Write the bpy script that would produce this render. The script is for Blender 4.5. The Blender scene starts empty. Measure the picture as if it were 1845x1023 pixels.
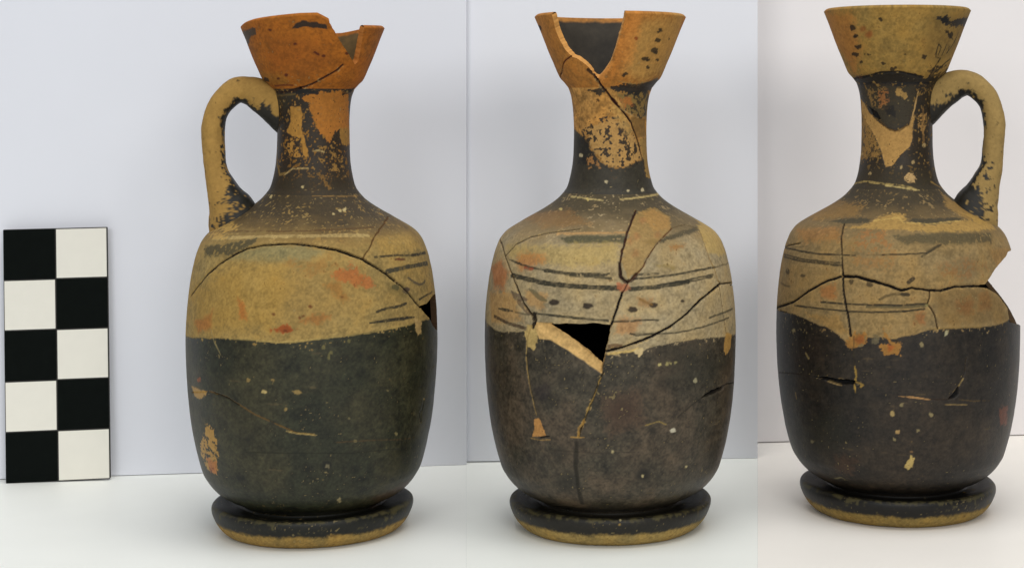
import bpy, math, random
import numpy as np
from mathutils import Vector

# ------------------------------------------------------------------ camera, world, lamps
U = 0.0002                 # metres per unit; all jug measures below are in these units (0.2 mm)
D = 3000.0                 # lens to the jugs
EYE = 752.0                # lens above the tabletop
CX, HY, IW, IH = 1130.0, 190.0, 1845.0, 1023.0   # principal point of the shifted lens in the photograph

scene = bpy.context.scene
C = scene.collection
cam = bpy.data.cameras.new("camera")
cam_o = bpy.data.objects.new("camera", cam)
C.objects.link(cam_o)
cam_o.location = (0, -D * U, EYE * U)
cam_o.rotation_euler = (math.radians(90), 0, 0)
cam.sensor_width = 36.0
cam.lens = 36.0 * D / IW
cam.shift_x = (IW / 2 - CX) / IW
cam.shift_y = -(IH / 2 - HY) / IW
cam.clip_start, cam.clip_end = 0.01, 50
scene.camera = cam_o

w = bpy.data.worlds.new("World")
scene.world = w
w.use_nodes = True
w.node_tree.nodes["Background"].inputs[0].default_value = (0.92, 0.96, 1.0, 1)
w.node_tree.nodes["Background"].inputs[1].default_value = 0.33
scene.view_settings.view_transform = 'Standard'
scene.view_settings.look = 'None'
scene.view_settings.exposure = 0.0


def area_lamp(name, loc, aim, sx, sy, power, color):
    l = bpy.data.lights.new(name, 'AREA')
    l.shape = 'RECTANGLE'; l.size = sx; l.size_y = sy
    l.energy = power; l.color = color
    o = bpy.data.objects.new(name, l); C.objects.link(o)
    o.location = loc
    d = Vector(aim) - Vector(loc)
    o.rotation_euler = d.to_track_quat('-Z', 'Y').to_euler()
    return o


area_lamp("window_light", (0.30, -0.95, 0.42), (0.05, 0.05, 0.09), 0.36, 0.30, 2.95, (1.0, 0.98, 0.95))
area_lamp("room_light", (-0.32, -0.95, 0.42), (-0.03, 0.05, 0.09), 0.36, 0.30, 2.05, (0.97, 0.985, 1.0))
area_lamp("overhead_fill", (0.12, -0.28, 1.25), (0.08, -0.05, 0.0), 0.9, 0.6, 9.8, (1.0, 0.99, 0.97))  # fill from above, added to brighten the tabletops; stands for no known lamp

# ------------------------------------------------------------------ small helpers


def lin(c):
    c = np.asarray(c, float) / 255.0
    return np.where(c <= 0.04045, c / 12.92, ((c + 0.055) / 1.055) ** 2.4)


def mat(name, color, rough=0.8, grain=0.04, scale=400, bump=0.02, spec=0.3):
    m = bpy.data.materials.new(name); m.use_nodes = True
    nt = m.node_tree; b = nt.nodes["Principled BSDF"]
    tc = nt.nodes.new("ShaderNodeTexCoord")
    n = nt.nodes.new("ShaderNodeTexNoise"); n.inputs["Scale"].default_value = scale
    n.inputs["Detail"].default_value = 5
    nt.links.new(tc.outputs["Object"], n.inputs["Vector"])
    mr = nt.nodes.new("ShaderNodeMapRange")
    mr.inputs["To Min"].default_value = 1 - grain; mr.inputs["To Max"].default_value = 1 + grain
    nt.links.new(n.outputs["Fac"], mr.inputs["Value"])
    mx = nt.nodes.new("ShaderNodeVectorMath"); mx.operation = 'SCALE'
    mx.inputs[0].default_value = color[:3]
    nt.links.new(mr.outputs["Result"], mx.inputs["Scale"])
    nt.links.new(mx.outputs[0], b.inputs["Base Color"])
    b.inputs["Roughness"].default_value = rough
    b.inputs["Specular IOR Level"].default_value = spec
    bp = nt.nodes.new("ShaderNodeBump"); bp.inputs["Strength"].default_value = bump
    bp.inputs["Distance"].default_value = 0.0005
    nt.links.new(n.outputs["Fac"], bp.inputs["Height"])
    nt.links.new(bp.outputs["Normal"], b.inputs["Normal"])
    return m


def ceramic_mat():
    m = bpy.data.materials.new("fired_clay_and_slip"); m.use_nodes = True
    nt = m.node_tree; b = nt.nodes["Principled BSDF"]
    at = nt.nodes.new("ShaderNodeAttribute"); at.attribute_name = "pigment"
    gl = nt.nodes.new("ShaderNodeAttribute"); gl.attribute_name = "sheen"
    tc = nt.nodes.new("ShaderNodeTexCoord")
    n = nt.nodes.new("ShaderNodeTexNoise"); n.inputs["Scale"].default_value = 900
    n.inputs["Detail"].default_value = 6; n.inputs["Roughness"].default_value = 0.65
    nt.links.new(tc.outputs["Object"], n.inputs["Vector"])
    mr = nt.nodes.new("ShaderNodeMapRange")
    mr.inputs["From Min"].default_value = 0.25; mr.inputs["From Max"].default_value = 0.75
    mr.inputs["To Min"].default_value = 0.86; mr.inputs["To Max"].default_value = 1.14
    nt.links.new(n.outputs["Fac"], mr.inputs["Value"])
    mx = nt.nodes.new("ShaderNodeVectorMath"); mx.operation = 'SCALE'
    nt.links.new(at.outputs["Color"], mx.inputs[0])
    nt.links.new(mr.outputs["Result"], mx.inputs["Scale"])
    nt.links.new(mx.outputs[0], b.inputs["Base Color"])
    rr = nt.nodes.new("ShaderNodeMapRange")
    rr.inputs["To Min"].default_value = 0.88; rr.inputs["To Max"].default_value = 0.36
    nt.links.new(gl.outputs["Fac"], rr.inputs["Value"])
    nt.links.new(rr.outputs["Result"], b.inputs["Roughness"])
    b.inputs["Specular IOR Level"].default_value = 0.3
    bp = nt.nodes.new("ShaderNodeBump"); bp.inputs["Strength"].default_value = 0.25
    bp.inputs["Distance"].default_value = 0.0003
    nt.links.new(n.outputs["Fac"], bp.inputs["Height"])
    nt.links.new(bp.outputs["Normal"], b.inputs["Normal"])
    return m


def obj(name, me, m=None, parent=None):
    o = bpy.data.objects.new(name, me); C.objects.link(o)
    if m: me.materials.append(m)
    if parent: o.parent = parent
    return o


def tag(o, label=None, cat=None, group=None, kind=None):
    for k, v in (('label', label), ('category', cat), ('group', group), ('kind', kind)):
        if v: o[k] = v
    return o


def np_mesh(name, V, F, col=None, sheen=None):
    me = bpy.data.meshes.new(name)
    me.vertices.add(len(V)); me.vertices.foreach_set("co", np.ascontiguousarray(V, np.float32).ravel())
    me.loops.add(F.size); me.loops.foreach_set("vertex_index", np.ascontiguousarray(F, np.int32).ravel())
    me.polygons.add(len(F))
    me.polygons.foreach_set("loop_start", np.arange(0, F.size, 4, dtype=np.int32))
    me.polygons.foreach_set("loop_total", np.full(len(F), 4, np.int32))
    me.update(calc_edges=True)
    if col is not None:
        a = me.attributes.new("pigment", 'FLOAT_COLOR', 'POINT')
        a.data.foreach_set("color", np.column_stack([col, np.ones(len(V))]).astype(np.float32).ravel())
        a = me.attributes.new("sheen", 'FLOAT', 'POINT')
        a.data.foreach_set("value", np.ascontiguousarray(sheen, np.float32))
    me.shade_smooth()
    return me


def slab_mesh(name, corners, z0, z1, bevel=0.0):
    """prism over a quad outline; z0 may be one height per corner (a board lifted at one end)"""
    z0 = [z0] * 4 if not hasattr(z0, '__len__') else z0
    V = [(x, y, z) for (x, y), z in zip(corners, z0)] + [(x, y, z1) for x, y in corners]
    F = [(3, 2, 1, 0), (4, 5, 6, 7)] + [(i, (i + 1) % 4, 4 + (i + 1) % 4, 4 + i) for i in range(4)]
    me = bpy.data.meshes.new(name); me.from_pydata(V, [], F)
    if bevel:
        import bmesh
        bm = bmesh.new(); bm.from_mesh(me)
        bmesh.ops.bevel(bm, geom=bm.edges[:], offset=bevel, segments=2, affect='EDGES')
        bm.to_mesh(me); bm.free()
    me.update()
    return me


# ------------------------------------------------------------------ setting: tabletops and backdrop boards
def gx(px, Y): return (px - CX) * (D + Y) / D * U      # where the line of boards stands


def table(x_l, x_r, far, m):
    near = -1400
    c = [(gx(x_l, near) + 0.00002, near * U), (gx(x_r, near) - 0.00002, near * U),
         (gx(x_r, far) - 0.00002, far * U), (gx(x_l, far) + 0.00002, far * U)]
    o = obj("tabletop", slab_mesh("tabletop", c, -0.02, 0.0), m)
    tag(o, kind='structure')
    return o


m_t1 = mat("white_laminate_cool", (0.85, 0.86, 0.815), 0.5, 0.02, 60, 0.01)
m_t2 = mat("white_laminate_neutral", (0.85, 0.865, 0.815), 0.5, 0.02, 60, 0.01)
m_t3 = mat("white_laminate_warm", (0.88, 0.84, 0.78), 0.5, 0.02, 60, 0.01)
table(-900, 840, 1100, m_t1)
table(840, 1365, 1100, m_t2)
table(1365, 2700, 1100, m_t3)


def backdrop(x_l, Yl, x_r, Yr, gap_l, gap_r, m, label):
    xl, xr = gx(x_l, Yl), gx(x_r, Yr)
    yl, yr = Yl * U, Yr * U
    t = 0.003
    c = [(xl, yl), (xr, yr), (xr, yr + t), (xl, yl + t)]
    o = obj("backdrop", slab_mesh("backdrop", c, [gap_l, gap_r, gap_r, gap_l], 0.40), m)
    tag(o, label, "backdrop", "white backdrop boards")
    return o


m_w1 = mat("white_card_lavender", (0.765, 0.78, 0.835), 0.75, 0.02, 25, 0.01)
m_w2 = mat("white_card_pale", (0.80, 0.815, 0.865), 0.75, 0.02, 25, 0.01)
m_w3 = mat("white_card_warm", (0.87, 0.835, 0.83), 0.75, 0.02, 25, 0.01)
# front faces from where the board meets the table in each view
backdrop(-900, 210, 840, 487, .0006, .0001, m_w1, "bluish white backdrop board behind the left jug and the checkered scale bar")
backdrop(833, 508, 1365, 553, .0006, .0001, m_w2, "pale white backdrop board behind the jug with the triangular hole")
backdrop(1340, 706, 2700, 960, .0006, .0003, m_w3, "warm pinkish white backdrop board behind the right jug")

# ------------------------------------------------------------------ scale bar
m_blk = mat("black_print", tuple(lin((11, 15, 13))), 0.8, 0.3, 300, 0.03, 0.06)
m_wht = mat("white_print", (0.78, 0.755, 0.67), 0.5, 0.03, 200, 0.01)
m_edge = mat("dark_board_edge", (0.03, 0.028, 0.025), 0.6, 0.2, 500, 0.02)
sb = bpy.data.objects.new("scale_bar", None); C.objects.link(sb)
yaw = math.atan2((487 - 210) * U, gx(840, 487) - gx(-900, 210))
Yb = 330.0
sb.location = ((105 - CX) * (D + Yb) / D * U, (Yb + 0) * U, 0.0003)
sb.rotation_euler = (math.radians(-1.3), math.radians(-0.9), yaw)
tag(sb, "upright checkered black and white scale bar leaning on the backdrop left of the jugs", "scale bar")
SW, SH = 0.0402, 0.1008
hw = SW / 2
obj("board", slab_mesh("board", [(-hw, 0), (hw, 0), (hw, .002), (-hw, .002)], 0, SH, 0.0002), m_edge, sb)
q, qh, b = SW / 2, SH / 5, 0.00035
sqm = {}
for k in range(5):
    for j in range(2):
        dark = (k + j) % 2 == 0
        if dark not in sqm:
            nm = "black_square" if dark else "white_square"
            bb = b if not dark else 0.0002
            sqm[dark] = slab_mesh(nm, [(-q / 2 + bb, -.0002), (q / 2 - bb, -.0002), (q / 2 - bb, .0005), (-q / 2 + bb, .0005)],
                                  -qh / 2 + bb, qh / 2 - bb)
            sqm[dark].materials.append(m_blk if dark else m_wht)
        o = bpy.data.objects.new("black_square" if dark else "white_square", sqm[dark]); C.objects.link(o)
        o.parent = sb; o.location = (-q / 2 + j * q, 0, SH - qh / 2 - k * qh)

def pig(c):
    """a clay, slip or stain tone (as judged on the photograph) to surface reflectance"""
    return lin(255 * (np.asarray(c, float) / 255) ** 1.3)


# ------------------------------------------------------------------ noise in object space
_L = np.random.RandomState(7).rand(48, 48, 48).astype(np.float32)


def vnoise(p, scale, off):
    q = p / scale + np.array([off * 7.31, off * 3.77, off * 5.13], np.float32)
    i = np.floor(q).astype(np.int32); f = (q - i).astype(np.float32); f = f * f * (3 - 2 * f)
    a = i % 48; c = (i + 1) % 48
    x0, y0, z0 = a[..., 0], a[..., 1], a[..., 2]; x1, y1, z1 = c[..., 0], c[..., 1], c[..., 2]
    fx, fy, fz = f[..., 0], f[..., 1], f[..., 2]
    L = _L
    v = ((L[x0, y0, z0] * (1 - fx) + L[x1, y0, z0] * fx) * (1 - fy) + (L[x0, y1, z0] * (1 - fx) + L[x1, y1, z0] * fx) * fy) * (1 - fz) \
        + ((L[x0, y0, z1] * (1 - fx) + L[x1, y0, z1] * fx) * (1 - fy) + (L[x0, y1, z1] * (1 - fx) + L[x1, y1, z1] * fx) * fy) * fz
    return v


def fbm(p, scale, off, octaves=3):
    s = 0; a = 1.0; t = 0
    for k in range(octaves):
        s = s + a * vnoise(p, scale / 2 ** k, off + k * 1.7); t += a; a *= 0.55
    return s / t * 2 - 1          # about -1..1


def sstep(a, b, x):
    t = np.clip((x - a) / (b - a), 0, 1)
    return t * t * (3 - 2 * t)


# zoom windows in which the surface marks were measured: x0, y0, magnification
ZW = dict(A1=(330, 0, 2.046), A2=(330, 380, 3.008), A3=(330, 580, 2.309), A4=(340, 120, 3.411), A5=(360, 0, 4.65),
          B1=(840, 0, 2.692), B2=(840, 340, 2.8415), B3=(840, 580, 2.309), B4=(940, 0, 4.2625), B5=(1000, 120, 4.264),
          B6=(870, 460, 3.9255), C1=(1365, 0, 2.558), C2=(1365, 340, 2.842), C3=(1365, 580, 2.308), C4=(1480, 0, 2.842))


def P(win, txt):
    x0, y0, s = ZW[win]
    a = np.array([[float(v) for v in t.split(',')] for t in txt.split()])
    return np.column_stack([a[:, 0] / s + x0, a[:, 1] / s + y0])


def densify(p, step=8.0, closed=False):
    if closed: p = np.vstack([p, p[:1]])
    out = []
    for a, b in zip(p[:-1], p[1:]):
        n = max(1, int(np.hypot(*(b - a)) / step))
        for k in range(n): out.append(a + (b - a) * k / n)
    if not closed: out.append(p[-1])
    return np.array(out)


def smooth_curve(pts, n):
    """Catmull-Rom through control points, resampled evenly"""
    p = np.array(pts, float)
    p = np.vstack([2 * p[0] - p[1], p, 2 * p[-1] - p[-2]])
    out = []
    for i in range(1, len(p) - 2):
        for t in np.linspace(0, 1, 24, endpoint=False):
            a, b, c, d = p[i - 1], p[i], p[i + 1], p[i + 2]
            out.append(0.5 * (2 * b + (c - a) * t + (2 * a - 5 * b + 4 * c - d) * t * t + (3 * b - a - 3 * c + d) * t ** 3))
    out.append(p[-2]); out = np.array(out)
    s = np.concatenate([[0], np.cumsum(np.hypot(*np.diff(out[:, :2], axis=0).T))])
    q = np.linspace(0, s[-1], n)
    return np.column_stack([np.interp(q, s, out[:, k]) for k in range(out.shape[1])])


# outer profile (radius, height), foot to rim
FOOT = [(147, 0), (155, 2), (165, 10), (173, 21), (179, 34), (181, 43), (179, 50), (172, 52.5), (160, 50), (146, 46), (132, 46), (128, 50)]
BODY = [(128, 50), (134, 54.5), (144, 59), (155, 64.5), (168, 73), (179.5, 84), (189, 97), (197, 113), (208, 154), (216.5, 202), (222, 254), (224.5, 300),
        (225.3, 340), (224.5, 375), (222, 408), (217, 447), (209.5, 482), (203, 502), (196, 516), (183, 530), (157, 546), (120, 567), (97, 583), (84, 596)]
NECK = [(84, 596), (77, 607), (71, 628), (67, 655), (65.5, 690), (65.5, 720), (67, 748), (70, 768), (75, 783)]
MOUTH = [(75, 783), (83, 793), (91.5, 803), (102, 827), (113, 853), (125, 884), (136, 910)]
THICK = 11.0
PARTS = ("foot", "body", "neck", "mouth")


class Part:
    pass


class Jug:
    def __init__(s, px, Y, zs, seed, handle_az, rs=1.0, tilt=0.0, rim=1.0):
        s.rs, s.tilt, s.rng, s.chip = rs, tilt, random.Random(seed), (176, 152, 104)
        s.cx, s.Y, s.seed = px, Y, seed
        s.X = (px - CX) * (D + Y) / D
        s.az = handle_az
        zf = lambda z: z if z < 560 else 560 + (z - 560) * zs
        s.zf = zf
        s.z_fl, s.z_rm = zf(783), zf(910)
        curves = [smooth_curve([(r * rs * (1 + (rim - 1) * min(1, max(0, (z - 783) / 127))), zf(z)) for r, z in c], 600) for c in (FOOT, BODY, NECK, MOUTH)]
        allp = np.vstack([curves[0]] + [c[1:] for c in curves[1:]])
        ss = np.concatenate([[0], np.cumsum(np.hypot(*np.diff(allp, axis=0).T))])
        s.pr, s.pz, s.ps = allp[:, 0], allp[:, 1], ss
        s.s_rim = ss[-1]
        # monotone height lookup for ray tests
        s.zr = np.linspace(0, s.pz.max(), 1200)
        zc = np.maximum.accumulate(s.pz + np.arange(len(s.pz)) * 1e-6)
        s.rz = np.interp(s.zr, zc, s.pr); s.sz = np.interp(s.zr, zc, ss)
        bounds = [0, ss[599], ss[1198], ss[1797], ss[-1]]
        steps = dict(foot=(1.9, 420, 60), body=(1.4, 590, 120), neck=(1.2, 250, 36), mouth=(1.4, 360, 80))
        s.parts = {}
        for k, nm in enumerate(PARTS):
            p = Part(); p.name = nm; st, nf, nb = steps[nm]
            nr = int((bounds[k + 1] - bounds[k]) / st) + 2
            p.s = np.linspace(bounds[k], bounds[k + 1], nr)
            a = np.radians(105)
            # azimuth 0 faces the lens, positive to the right
            p.th = np.concatenate([np.linspace(-a, a, nf), np.linspace(a, 2 * math.pi - a, nb + 2)[1:]])
            p.r = np.interp(p.s, ss, s.pr); p.z = np.interp(p.s, ss, s.pz)
            dr, dz = np.gradient(p.r, p.s), np.gradient(p.z, p.s)
            l = np.hypot(dr, dz); p.nr, p.nz = dz / l, -dr / l
            TH, _ = np.meshgrid(p.th, p.s)
            p.TH = TH; p.S = np.repeat(p.s[:, None], len(p.th), 1)
            p.R = np.repeat(p.r[:, None], len(p.th), 1); p.Z = np.repeat(p.z[:, None], len(p.th), 1)
            pos = np.stack([p.R * np.sin(TH), -p.R * np.cos(TH), p.Z], -1).astype(np.float32) + np.float32(seed * 211)
            p.pos = pos
            p.n0 = fbm(pos, 90, 1, 2); p.n1 = fbm(pos, 34, 2, 3); p.n2 = fbm(pos, 13, 3, 3); p.n3 = fbm(pos, 5.5, 4, 2); p.n4 = fbm(pos, 2.7, 8, 1)
            p.jx = fbm(pos, 9, 5, 2); p.jy = fbm(pos, 9, 6, 2)
            p.hs = fbm(pos * np.array([0.12, 0.12, 1], np.float32), 7, 9, 2)      # faint turning lines
            sh = TH.shape
            p.col = np.zeros(sh + (3,), np.float32); p.sheen = np.zeros(sh, np.float32)
            p.disp = (p.n0 * 1.0 + p.n1 * 0.35 + p.hs * 0.15).astype(np.float32)
            if nm == "mouth": p.disp *= 0.6
            p.polys = []; p.hole = np.zeros(sh, bool); p.bar = np.zeros(sh, bool)
            s.parts[nm] = p

    # this jug's mouth is not level: its rim rises on one side
    def lean(s, Z, th):
        a = (np.degrees(th) + 180) % 360 - 180
        drop = np.interp(a, [-180, -90, -45, 0, 14, 30, 45, 90, 130, 165, 180], [-26, -20, -9, -1, 0, -17, -20, -17, -14, -25, -26])
        return np.clip((Z - s.z_fl) / (s.z_rm - s.z_fl), 0, 1) * s.tilt * drop

    # a point of the photograph to (azimuth, arc length) on this jug's surface
    def inv(s, pts, back=False, ext=0.0):
        out = []
        for px, py in pts:
            d = np.array([(px - CX) / D, 1.0, (HY - py) / D])
            y = np.linspace(D + s.Y - 240, D + s.Y + 240, 1400)
            X = d[0] * y - s.X; Yr = y - D - s.Y; Z = EYE + d[2] * y
            rr = np.hypot(X, Yr)
            Z = Z - s.lean(Z, np.arctan2(X, -Yr))
            f = rr - np.interp(Z, s.zr, s.rz)
            f = np.where(Z > s.pz.max(), np.maximum(f, rr - s.pr[-1]) + (Z - s.pz.max()), f)
            f = np.where(Z < 0, f - Z, f)
            neg = np.where(f < 0)[0]
            miss = len(neg) == 0
            i = np.argmin(f) if miss else (neg[-1] if back else neg[0])
            th = math.atan2(X[i], -Yr[i]); sv = np.interp(Z[i], s.zr, s.sz)
            if miss:
                if Z[i] > s.pz.max() - 3:
                    sv = s.s_rim + 25
                    th = math.asin(max(-1, min(1, (d[0] * (D + s.Y) - s.X) / s.pr[-1])))
                else:
                    th += math.copysign(ext, th)
            if sv > s.s_rim - 1.5: sv = s.s_rim + 25
            if back and th < -0.5: th += 2 * math.pi
            out.append((th, sv))
        return np.array(out)

    def windows(s, q, pad):
        for p in s.parts.values():
            r0 = np.searchsorted(p.s, q[:, 1].min() - pad); r1 = np.searchsorted(p.s, q[:, 1].max() + pad)
            if r1 <= r0: continue
            R = p.r[r0:r1].min()
            c0 = np.searchsorted(p.th, q[:, 0].min() - pad / R); c1 = np.searchsorted(p.th, q[:, 0].max() + pad / R)
            if c1 <= c0: continue
            yield p, (slice(r0, r1), slice(c0, c1))

    def dist(s, p, sl, q, jit, closed=False, wts=None):
        R = p.R[sl]; TH = p.TH[sl] + jit * p.jx[sl] / R; S = p.S[sl] + jit * p.jy[sl]
        best = np.full(R.shape, 1e9, np.float32); wid = np.ones(R.shape, np.float32)
        n = len(q)
        for i in range(n if closed else n - 1):
            a, b = q[i], q[(i + 1) % n]
            ux, uy = (b[0] - a[0]) * R, b[1] - a[1]
            vx, vy = (TH - a[0]) * R, S - a[1]
            t = np.clip((vx * ux + vy * uy) / (ux * ux + uy * uy + 1e-9), 0, 1)
            dd = np.hypot(vx - t * ux, vy - t * uy)
            if wts is not None:
                dd = dd / (wts[i] * (1 - t) + wts[min(i + 1, n - 1)] * t)
            best = np.minimum(best, dd)
        return best

    def inside(s, p, sl, q, jit):
        TH = p.TH[sl] + jit * p.jx[sl] / p.R[sl]; S = p.S[sl] + jit * p.jy[sl]
        ins = np.zeros(TH.shape, bool); n = len(q)
        for i in range(n):
            (x0, y0), (x1, y1) = q[i], q[(i + 1) % n]
            if y0 == y1: continue
            c = (S > min(y0, y1)) & (S <= max(y0, y1))
            ins ^= c & (TH < x0 + (S - y0) / (y1 - y0) * (x1 - x0))
        return ins

    @staticmethod
    def blend(p, sl, m, color, sheen):
        m3 = m[..., None]
        p.col[sl] = p.col[sl] * (1 - m3) + pig(color) * m3
        if sheen is not None: p.sheen[sl] = p.sheen[sl] * (1 - m) + sheen * m

    def line(s, pts, wd, color, a=1.0, depth=0.0, jit=0.7, brk=0.0, barrier=False, taper=False, soft=0.7, sheen=0.0, only=None, raw=False):
        q = pts if raw else s.inv(densify(pts, 7))
        wts = None
        if taper:
            t = np.linspace(0, 1, len(q)); wts = 0.35 + 0.65 * np.minimum(1, np.minimum(t, 1 - t) * 5)
        for p, sl in s.windows(q, wd * 2 + 6):
            if only and p.name != only: continue
            d = s.dist(p, sl, q, jit, wts=wts)
            h = wd * (.42 if depth else .5) * (1 + (0.45 * p.n2[sl] + 0.35 * p.n3[sl] + .15 * p.n4[sl] if depth else 0.28 * p.n2[sl] + .2 * p.n3[sl]))
            h = np.maximum(h, 0.25 * wd if wd > 1 else 0)
            m = (1 - sstep(h - soft * 0.6, h + soft * 0.75, d)) * a
            if not depth: m = m * np.clip(0.98 + 0.55 * p.n3[sl] + 0.35 * p.n4[sl] + .2 * p.n2[sl], 0.15, 1)
            if depth >= 3 and a > .8:
                e = (1 - sstep(h + 1.0, h + 3.2, d)) * sstep(.16, .34, p.n3[sl] * .6 + p.n2[sl] * .5 + p.n4[sl] * .2) * .7
                s.blend(p, sl, e, s.chip, 0)
            if brk: m = m * sstep(-0.25, 0.05, p.n2[sl] + 0.6 * p.n3[sl] + 0.5 - brk)
            s.blend(p, sl, m, color, sheen)
            if depth: p.disp[sl] -= depth * np.exp(-(d / np.maximum(h, 1.0)) ** 2)
            if barrier: p.bar[sl] |= d < 1.7

    def poly(s, pts, color, a=1.0, feather=1.2, jit=2.0, noise=0.0, sheen=None, lower=0.0, raw=False, only=None, thr=None, ext=0.0):
        q = pts if raw else s.inv(densify(pts, 9, True), ext=ext)
        for p, sl in s.windows(q, feather * 2 + noise * 2 + jit + 3):
            if only and p.name != only: continue
            d = s.dist(p, sl, q, jit, True); ins = s.inside(p, sl, q, jit)
            sd = np.where(ins, d, -d) + noise * (0.75 * p.n2[sl] + 0.75 * p.n3[sl] + 0.8 * p.n4[sl])
            m = sstep(-feather, feather, sd) * a
            if thr is not None: m = m * sstep(thr - 0.1, thr + 0.1, p.n3[sl] * 0.7 + p.n2[sl] * 0.5 + p.n4[sl] * 0.3)
            s.blend(p, sl, m, color, sheen)
            if lower: p.disp[sl] -= lower * m

    def spot(s, pt, rx, color, ry=None, a=0.9, feather=1.0, sheen=None, noise=1.5, lower=0):
        ry = ry or rx
        t = np.linspace(0, 2 * math.pi, 9)[:-1]
        k = [0.7 + 0.6 * s.rng.random() for _ in t]; o = 0.5 * s.rng.random()
        pts = np.column_stack([pt[0] + rx * np.cos(t + o) * k, pt[1] + ry * np.sin(t + o) * k])
        s.poly(pts, color, a, feather, 1.3, noise * 0.8, sheen, lower)

    def spots(s, win, txt, rx, color, **k):
        for pt in P(win, txt): s.spot(pt, rx, color, **k)

    def cut(s, pts, back=None, ext=0.3, jit=0.9):
        q = s.inv(densify(pts, 6, back is None), ext=ext)
        if back is not None: q = np.vstack([q, s.inv(densify(back, 6), back=True)])
        for p, sl in s.windows(q, 6):
            p.hole[sl] |= s.inside(p, sl, q, jit); p.polys.append(q)
        return q

    def below(s, pts, color, noise=2.0, sheen=0.8, feather=1.2, names=("body",), top=None, a=1.0):
        q = s.inv(densify(pts, 8)); o = np.argsort(q[:, 0]); q = q[o]
        for nm in names:
            p = s.parts[nm]
            e = np.interp(p.TH, q[:, 0], q[:, 1])
            sd = e - p.S + noise * (p.n2 + 0.6 * p.n3 + 0.5 * p.n4) + 0.8 * p.jx
            m = sstep(-feather, feather, sd) * a
            near = np.exp(-np.clip(e - p.S, 0, None) / 16.0)
            chips = sstep(.62, .74, p.n3 * .5 + p.n4 * .4 + p.n2 * .25 + .42 * near)
            m = m * (1 - .85 * chips)
            s.blend(p, slice(None), m, color, sheen)
            p.glaze = m


# ------------------------------------------------------------------ assembling a jug from its grids
m_clay = ceramic_mat()


def grid_faces(nr, nc, wrap=True):
    i = np.arange(nr - 1)[:, None]; j = np.arange(nc if wrap else nc - 1)[None, :]
    j1 = (j + 1) % nc
    return np.stack([i * nc + j, i * nc + j1, (i + 1) * nc + j1, (i + 1) * nc + j], -1)     # nr-1, nc, 4


def label_regions(bar_cells, min_cells=900):
    """connected regions of cells that no crack line crosses; wraps around the jug"""
    nr, nc = bar_cells.shape
    lab = np.where(bar_cells, 0, np.arange(1, nr * nc + 1).reshape(nr, nc)).astype(np.int64)
    free = ~bar_cells
    for it in range(400):
        old = lab.copy()
        for ax, rev in ((0, 0), (0, 1), (1, 0), (1, 1)):
            a = lab if ax == 1 else lab.T
            f = free if ax == 1 else free.T
            a = a[:, ::-1] if rev else a; f = f[:, ::-1] if rev else f
            # run-wise maximum along the axis
            a = a.copy(); n = a.shape[1]
            for k in range(1, n):
                both = f[:, k] & f[:, k - 1]
                a[:, k] = np.where(both, np.maximum(a[:, k], a[:, k - 1]), a[:, k])
            if ax == 1:
                both = f[:, 0] & f[:, -1]
                a[:, 0] = np.where(both, np.maximum(a[:, 0], a[:, -1]), a[:, 0])
            a = a[:, ::-1] if rev else a
            lab = a if ax == 1 else a.T
        if (lab == old).all(): break
    # hand crack cells to a neighbour
    for it in range(12):
        z = lab == 0
        if not z.any(): break
        for sh, ax in ((1, 0), (-1, 0), (1, 1), (-1, 1)):
            r = np.roll(lab, sh, ax)
            lab = np.where((lab == 0), r, lab)
    ids, inv, cnt = np.unique(lab, return_inverse=True, return_counts=True)
    inv = inv.reshape(lab.shape)
    main = np.argmax(cnt)
    res = np.zeros(lab.shape, int); k = 1
    for i in range(len(ids)):
        if i != main and cnt[i] >= min_cells and ids[i] != 0:
            res[inv == i] = k; k += 1
    return res, k


def submesh(name, V, F, col, sheen, gain=1.0):
    u, inv = np.unique(F, return_inverse=True)
    return np_mesh(name, V[u] * U, inv.reshape(F.shape), np.clip(col[u] * gain, 0.002, 0.9), sheen[u])


def snap(j, p, hc):
    """moves the grid points along a broken edge onto the outline of the break, so that it runs smooth"""
    nr, nc = p.TH.shape
    g = np.zeros((nr, nc), int); k = np.zeros((nr, nc), int)
    for di in (0, 1):
        for dj in (0, 1):
            a = np.roll(hc, dj, 1)
            g[di:nr - 1 + di] += a; k[di:nr - 1 + di] += 1
    I, Jc = np.where((g > 0) & (g < k))
    th, sv, R = p.TH[I, Jc], p.S[I, Jc], p.R[I, Jc]
    best = np.full(len(I), 1e9); bt, bs = th.copy(), sv.copy()
    for q in p.polys:
        n = len(q)
        for i in range(n):
            a, b = q[i], q[(i + 1) % n]
            ux, uy = (b[0] - a[0]) * R, b[1] - a[1]
            vx, vy = (th - a[0]) * R, sv - a[1]
            t = np.clip((vx * ux + vy * uy) / (ux * ux + uy * uy + 1e-9), 0, 1)
            d = np.hypot(vx - t * ux, vy - t * uy)
            m = d < best
            best = np.where(m, d, best); bt = np.where(m, a[0] + t * (b[0] - a[0]), bt); bs = np.where(m, a[1] + t * (b[1] - a[1]), bs)
    ok = best < np.where(np.cos(th) < -0.26, 6.0, 2.6)
    edge = (I == 0) | (I == nr - 1)
    w = 0.85
    th = np.where(ok, th + w * (bt - th), th); sv = np.where(ok & ~edge, np.clip(sv + w * (bs - sv), p.s[0], p.s[-1]), sv)
    th = th + (0.6 * p.n4[I, Jc] + 0.9 * p.n3[I, Jc]) / R
    sv = np.where(edge, sv, np.clip(sv + 0.7 * p.n3[I, Jc], p.s[0], p.s[-1]))
    p.TH[I, Jc] = th
    p.R[I, Jc] = np.interp(sv, j.ps, j.pr); p.Z[I, Jc] = np.interp(sv, j.ps, j.pz)


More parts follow.
